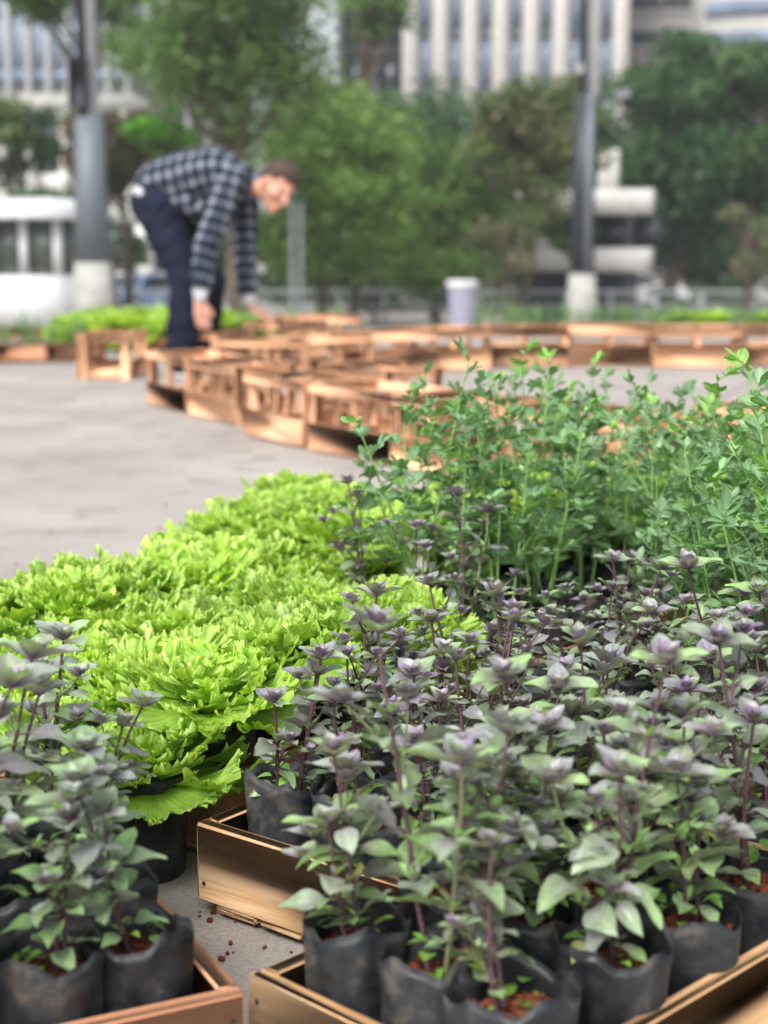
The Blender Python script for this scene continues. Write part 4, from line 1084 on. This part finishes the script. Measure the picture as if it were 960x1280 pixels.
# stepped white balcony building
D = 45.5; y = PD(480, 300, D).y
e = empty('balcony_building', (xat(740, D), y, -1.9), R(-14), 'low whitewashed building with stepped balconies behind the slimmer lamp post', 'building')
def bz(py): return zat(py, D)+1.9
def bxx(px): return xat(px, D)-xat(740, D)
m = MB(); box(m, (bxx(715), 3.2, bz(252)/2), (bxx(780)-bxx(660), 5, bz(252))); m.build('wall', M['darkwall'], e, False)
for (p0, p1, ya, yb, dep) in ((650, 815, 238, 268, 1.6), (640, 815, 310, 338, 2.2)):
    m = MB(); box(m, ((bxx(p0)+bxx(p1))/2, .69-dep/2, (bz(ya)+bz(yb))/2), (bxx(p1)-bxx(p0), dep, bz(ya)-bz(yb))); m.build('balcony', M['stonewhite'], e, False)
m = MB(); prism(m, bxx(758), .2, bz(240)+.01, bz(188), .28, .28); m.build('chimney', M['stonewhite'], e, False)
m = MB(); prism(m, bxx(668), .2, bz(308), bz(262), .5, .15); m.build('buttress', M['stonewhite'], e, False)
for i in range(4):
    m = MB(); box(m, (bxx(675)+i*1.0, .66, bz(290)), (.75, .06, .8)); m.build('window', M['glassdark'], e, False)

# trees
def crown(cl, nleaf, ls, cols, seed, flat=.5):
    """leaf quads scattered in clumps: cl = list (centre, radius3)"""
    g = np.random.default_rng(seed); mb = MB()
    vol = np.array([np.prod(r)**(2/3.) for c, r in cl]); pr = vol/vol.sum()
    k = g.choice(len(cl), nleaf, p=pr)
    C = np.array([c for c, r in cl])[k]; Rr = np.array([r for c, r in cl])[k]
    d = g.normal(0, 1, (nleaf, 3)); d /= np.linalg.norm(d, axis=1)[:, None]; rr = g.random(nleaf)**.45*(1+.12*g.normal(size=nleaf))
    p = C+d*rr[:, None]*Rr
    a = g.normal(0, 1, (nleaf, 3)); a[:, 2] *= .6; a /= np.linalg.norm(a, axis=1)[:, None]
    b = g.normal(0, 1, (nleaf, 3)); b[:, 2] *= flat; b -= a*(a*b).sum(1)[:, None]; b /= np.linalg.norm(b, axis=1)[:, None]
    s = ls*g.uniform(.6, 1.3, nleaf)[:, None]
    n_ = np.cross(a, b)
    V = np.stack([p-a*s*.5, p+b*s*.26+n_*s*.06, p+a*s*.5, p-b*s*.26+n_*s*.06], 1).reshape(-1, 3)
    F = np.arange(nleaf*4).reshape(-1, 4)
    cc = 1.4*np.array(cols)[(k*7+g.integers(0, 2, nleaf)) % len(cols)]*g.uniform(.7, 1.3, (nleaf, 1))
    mb.add(V, F, np.repeat(cc, 4, 0)); return mb
def tree(name, px, D, top_py, wpx, label, cols, seed, trunk_px=None, low_py=None, nleaf=9000, ls=.22, tr=.22, lean=0, cl_n=26, group='trees along the far edge of the plaza', bark='bark', gap=.85):
    g = np.random.default_rng(seed+500)
    q = PD(px, 380, D); gz_ = gz(q.y) if D > 2 else 0
    ht = zat(top_py, D)-gz_; lo = zat(low_py, D)-gz_ if low_py else ht*.3
    rw = wpx*D/FPX/2
    e = empty(name, (q.x, q.y, gz_), 0, label, 'tree' if 'tree' in name else 'shrub', group)
    cl = []
    cz = (ht+lo)/2; rh = (ht-lo)/2
    for i in range(cl_n):
        d = g.normal(0, 1, 3); d /= np.linalg.norm(d); r_ = g.uniform(.35, .92)
        c = np.array([d[0]*rw*r_*gap, d[1]*rw*r_*.8, cz+d[2]*rh*r_])
        s = g.uniform(.20, .42)*min(rw, rh*1.2); cl.append((c, (s*g.uniform(.9, 1.35), s, s*g.uniform(.5, .85))))
    tm = MB(); tx = 0 if trunk_px is None else xat(trunk_px, D)-q.x
    top = np.array([0, 0, cz+rh*.55]); b0 = np.array([tx, 0, -.1])
    tp = [b0+(top-b0)*t+np.array([g.normal(0, .12), g.normal(0, .12), 0])*(0 < t < 1)*tr*4 for t in np.linspace(0, 1, 8)]
    tube(tm, tp, np.linspace(tr, tr*.25, 8), 10)
    for i, (c, r) in enumerate(cl[:14]):
        t = min(.9, max(.25, (c[2]-.3*rh)/max(top[2], .1)*.8)); s = b0+(top-b0)*t; mid = (s+c)/2+np.array([0, 0, -.08*rh])
        tube(tm, [s, mid, c], [tr*.42*(1-t*.5), tr*.25, tr*.08], 6)
    tm.build('trunk', M[bark], e)
    crown(cl, nleaf, ls, cols, seed).build('crown', M['tree'], e, smooth=False)
    return e
c_mid = [(.075, .135, .035), (.10, .165, .045), (.055, .105, .03)]
c_lt = [(.13, .22, .05), (.10, .18, .045), (.16, .25, .07)]
c_dk = [(.022, .060, .024), (.034, .080, .028), (.048, .10, .032)]
c_ol = [(.10, .12, .045), (.085, .13, .04), (.14, .13, .07)]
c_rd = [(.14, .075, .045), (.10, .08, .04), (.07, .10, .035)]
c_br = [(.13, .30, .04), (.10, .26, .04)]
tree('tree', 292, 34, -120, 330, 'tall feathery tree with dark trunk rising behind the man', c_mid, 1, 300, 200, 15000, .18, .22, cl_n=60)
tree('tree', 462, 42, -60, 120, 'slender mid green tree in front of the dark tower', c_mid, 2, 440, 70, 1700, .2, .12, cl_n=14)
tree('tree', 420, 40, 75, 250, 'light green bushy tree right of the man', c_lt, 3, 400, 385, 20000, .2, .18, cl_n=56)
tree('tree', 548, 45, 170, 200, 'rounded light green tree behind the litter bin', c_lt, 4, None, 392, 15000, .2, .15, cl_n=44)
tree('tree', 540, 62, 105, 300, 'dark green tree below the pale finned tower', c_dk, 5, None, 360, 14000, .3, .2, cl_n=44)
tree('tree', 664, 42, 82, 205, 'olive green tree with thin lower branches left of the slimmer lamp post', c_ol, 6, 650, 290, 13000, .22, .16, cl_n=44)
tree('tree', 850, 52, 45, 250, 'broad dark green tree right of the slimmer lamp post', c_dk, 7, 840, 350, 26000, .25, .3, cl_n=70)
tree('tree', 950, 48, 38, 220, 'big dense green tree at the right edge', c_dk[:2]+c_mid[:1], 8, 930, 350, 22000, .25, .3, cl_n=60)
tree('tree', 860, 66, 170, 460, 'low dark hedge-like tree in the shade behind the right trees', c_dk, 9, None, 388, 22000, .32, .2, cl_n=60)
tree('tree', 150, 40, 120, 150, 'reddish brown leaved tree beside the thick lamp post', c_rd, 10, 165, 260, 6000, .2, .12, cl_n=22)
tree('tree', 205, 37, 130, 100, 'small bright green tree behind the man\'s back', c_br, 11, 215, 205, 3500, .17, .1, cl_n=14)
tree('tree', 30, 42, 118, 180, 'thin olive tree above the guard booth roof', c_ol+c_dk, 12, None, 235, 4200, .2, .1, cl_n=24)
tree('tree', 100, 36, -90, 260, 'feathery tree at the top left behind the thick lamp post', c_mid, 13, 150, 55, 5000, .2, .14, cl_n=22)
tree('tree', 632, 41, 235, 110, 'sparse pinkish shrub-like tree below the olive tree', [(.12, .10, .07), (.09, .11, .05), (.07, .12, .04)], 14, None, 375, 1500, .15, .08, cl_n=16)
tree('tree', 935, 40, 230, 120, 'sparse bare-looking pinkish tree at the right edge', [(.15, .12, .09), (.09, .11, .06), (.05, .09, .035)], 15, 930, 360, 1100, .14, .1, cl_n=16)
tree('shrub', 165, 48, 285, 130, 'dark green shrub behind the thick lamp post footing', c_dk, 16, None, 335, 3000, .2, .06, cl_n=12, group='shrubs before the far buildings')
tree('shrub', 320, 52, 250, 260, 'dark green hedge between the man and the light green tree', c_dk, 17, None, 375, 7000, .22, .1, cl_n=24, group='shrubs before the far buildings')
tree('shrub', 470, 50, 290, 360, 'long dark green hedge behind the railing', c_dk+c_mid[:1], 18, None, 395, 9000, .22, .1, cl_n=30, group='shrubs before the far buildings')
tree('shrub', 716, 41.5, 276, 130, 'green shrub between the stepped balconies', c_dk, 19, None, 318, 2500, .2, .08, cl_n=10, group='shrubs before the far buildings')
tree('shrub', 890, 46, 345, 260, 'dark green hedge behind the far right row', c_dk, 20, None, 398, 6000, .2, .08, cl_n=24, group='shrubs before the far buildings')

tree('shrub', 50, 38, 214, 200, 'dark green shrub behind the guard booth', c_dk+c_ol[:1], 21, None, 400, 7000, .2, .08, cl_n=26, group='shrubs before the far buildings')
tree('shrub', 255, 47, 230, 130, 'dark olive shrub behind the man, under the tall tree', c_dk+c_ol[:1], 22, None, 345, 3500, .2, .08, cl_n=14, group='shrubs before the far buildings')
tree('tree', 455, 60, 120, 230, 'dark green tree filling the gap behind the light green tree', c_dk+c_mid[:1], 23, None, 392, 12000, .28, .2, cl_n=44)
tree('tree', 610, 58, 128, 230, 'dark green tree behind the olive tree and the litter bin', c_dk+c_mid[:1], 24, None, 392, 13000, .28, .2, cl_n=44)
tree('tree', 735, 60, 140, 170, 'dark green tree behind the slimmer lamp post', c_dk, 25, None, 385, 9000, .28, .2, cl_n=34)
tree('tree', 215, 50, 10, 200, 'wispy green tree in front of the pale block with thin white fins', c_mid, 26, None, 130, 3500, .22, .14, cl_n=24)
# ================================================================== HAZE
hm = bpy.data.materials.new('pale air'); hm.use_nodes = True; nt = hm.node_tree; nt.nodes.clear()
ho = nt.nodes.new('ShaderNodeOutputMaterial'); pv = nt.nodes.new('ShaderNodeVolumePrincipled')
pv.inputs['Color'].default_value = (.93, .95, 1, 1); pv.inputs['Density'].default_value = .0009
nt.links.new(pv.outputs[0], ho.inputs['Volume'])
m = MB(); box(m, (0, 300, 30), (2200, 1400, 68)); hz = m.build('haze', hm, smooth=False); tag(hz, kind='stuff')
# ================================================================== LIGHT
w = bpy.data.worlds.new('World'); sc.world = w; w.use_nodes = True
nt = w.node_tree; nt.nodes.clear()
out = nt.nodes.new('ShaderNodeOutputWorld'); bg = nt.nodes.new('ShaderNodeBackground'); sky = nt.nodes.new('ShaderNodeTexSky')
sky.sky_type = 'NISHITA'; sky.sun_disc = False; sky.sun_elevation = R(50); sky.sun_rotation = R(205)
sky.air_density = 1.0; sky.dust_density = 4.0; sky.ozone_density = 1.0
hs = nt.nodes.new('ShaderNodeHueSaturation'); hs.inputs['Saturation'].default_value = .3
nt.links.new(sky.outputs[0], hs.inputs['Color']); nt.links.new(hs.outputs[0], bg.inputs[0]); bg.inputs[1].default_value = .15
nt.links.new(bg.outputs[0], out.inputs[0])
sd = bpy.data.lights.new('sun', 'SUN'); sd.energy = 1.5; sd.angle = R(20); sd.color = (1, .975, .945)
so = bpy.data.objects.new('sun', sd); link(so)
# sun direction: azimuth measured like the sky's
el, az = R(50), R(205)
sv = Vector((math.sin(az)*math.cos(el), math.cos(az)*math.cos(el), math.sin(el)))
so.rotation_euler = (-sv).to_track_quat('-Z', 'Y').to_euler()
sc.view_settings.view_transform = 'Standard'; sc.view_settings.look = 'None'; sc.view_settings.gamma = 1
sc.view_settings.exposure = 0.88
sc.cycles.use_denoising = True
sc.cycles.max_bounces = 6; sc.cycles.diffuse_bounces = 3; sc.cycles.transmission_bounces = 4
sc.cycles.use_adaptive_sampling = True; sc.cycles.adaptive_threshold = .02
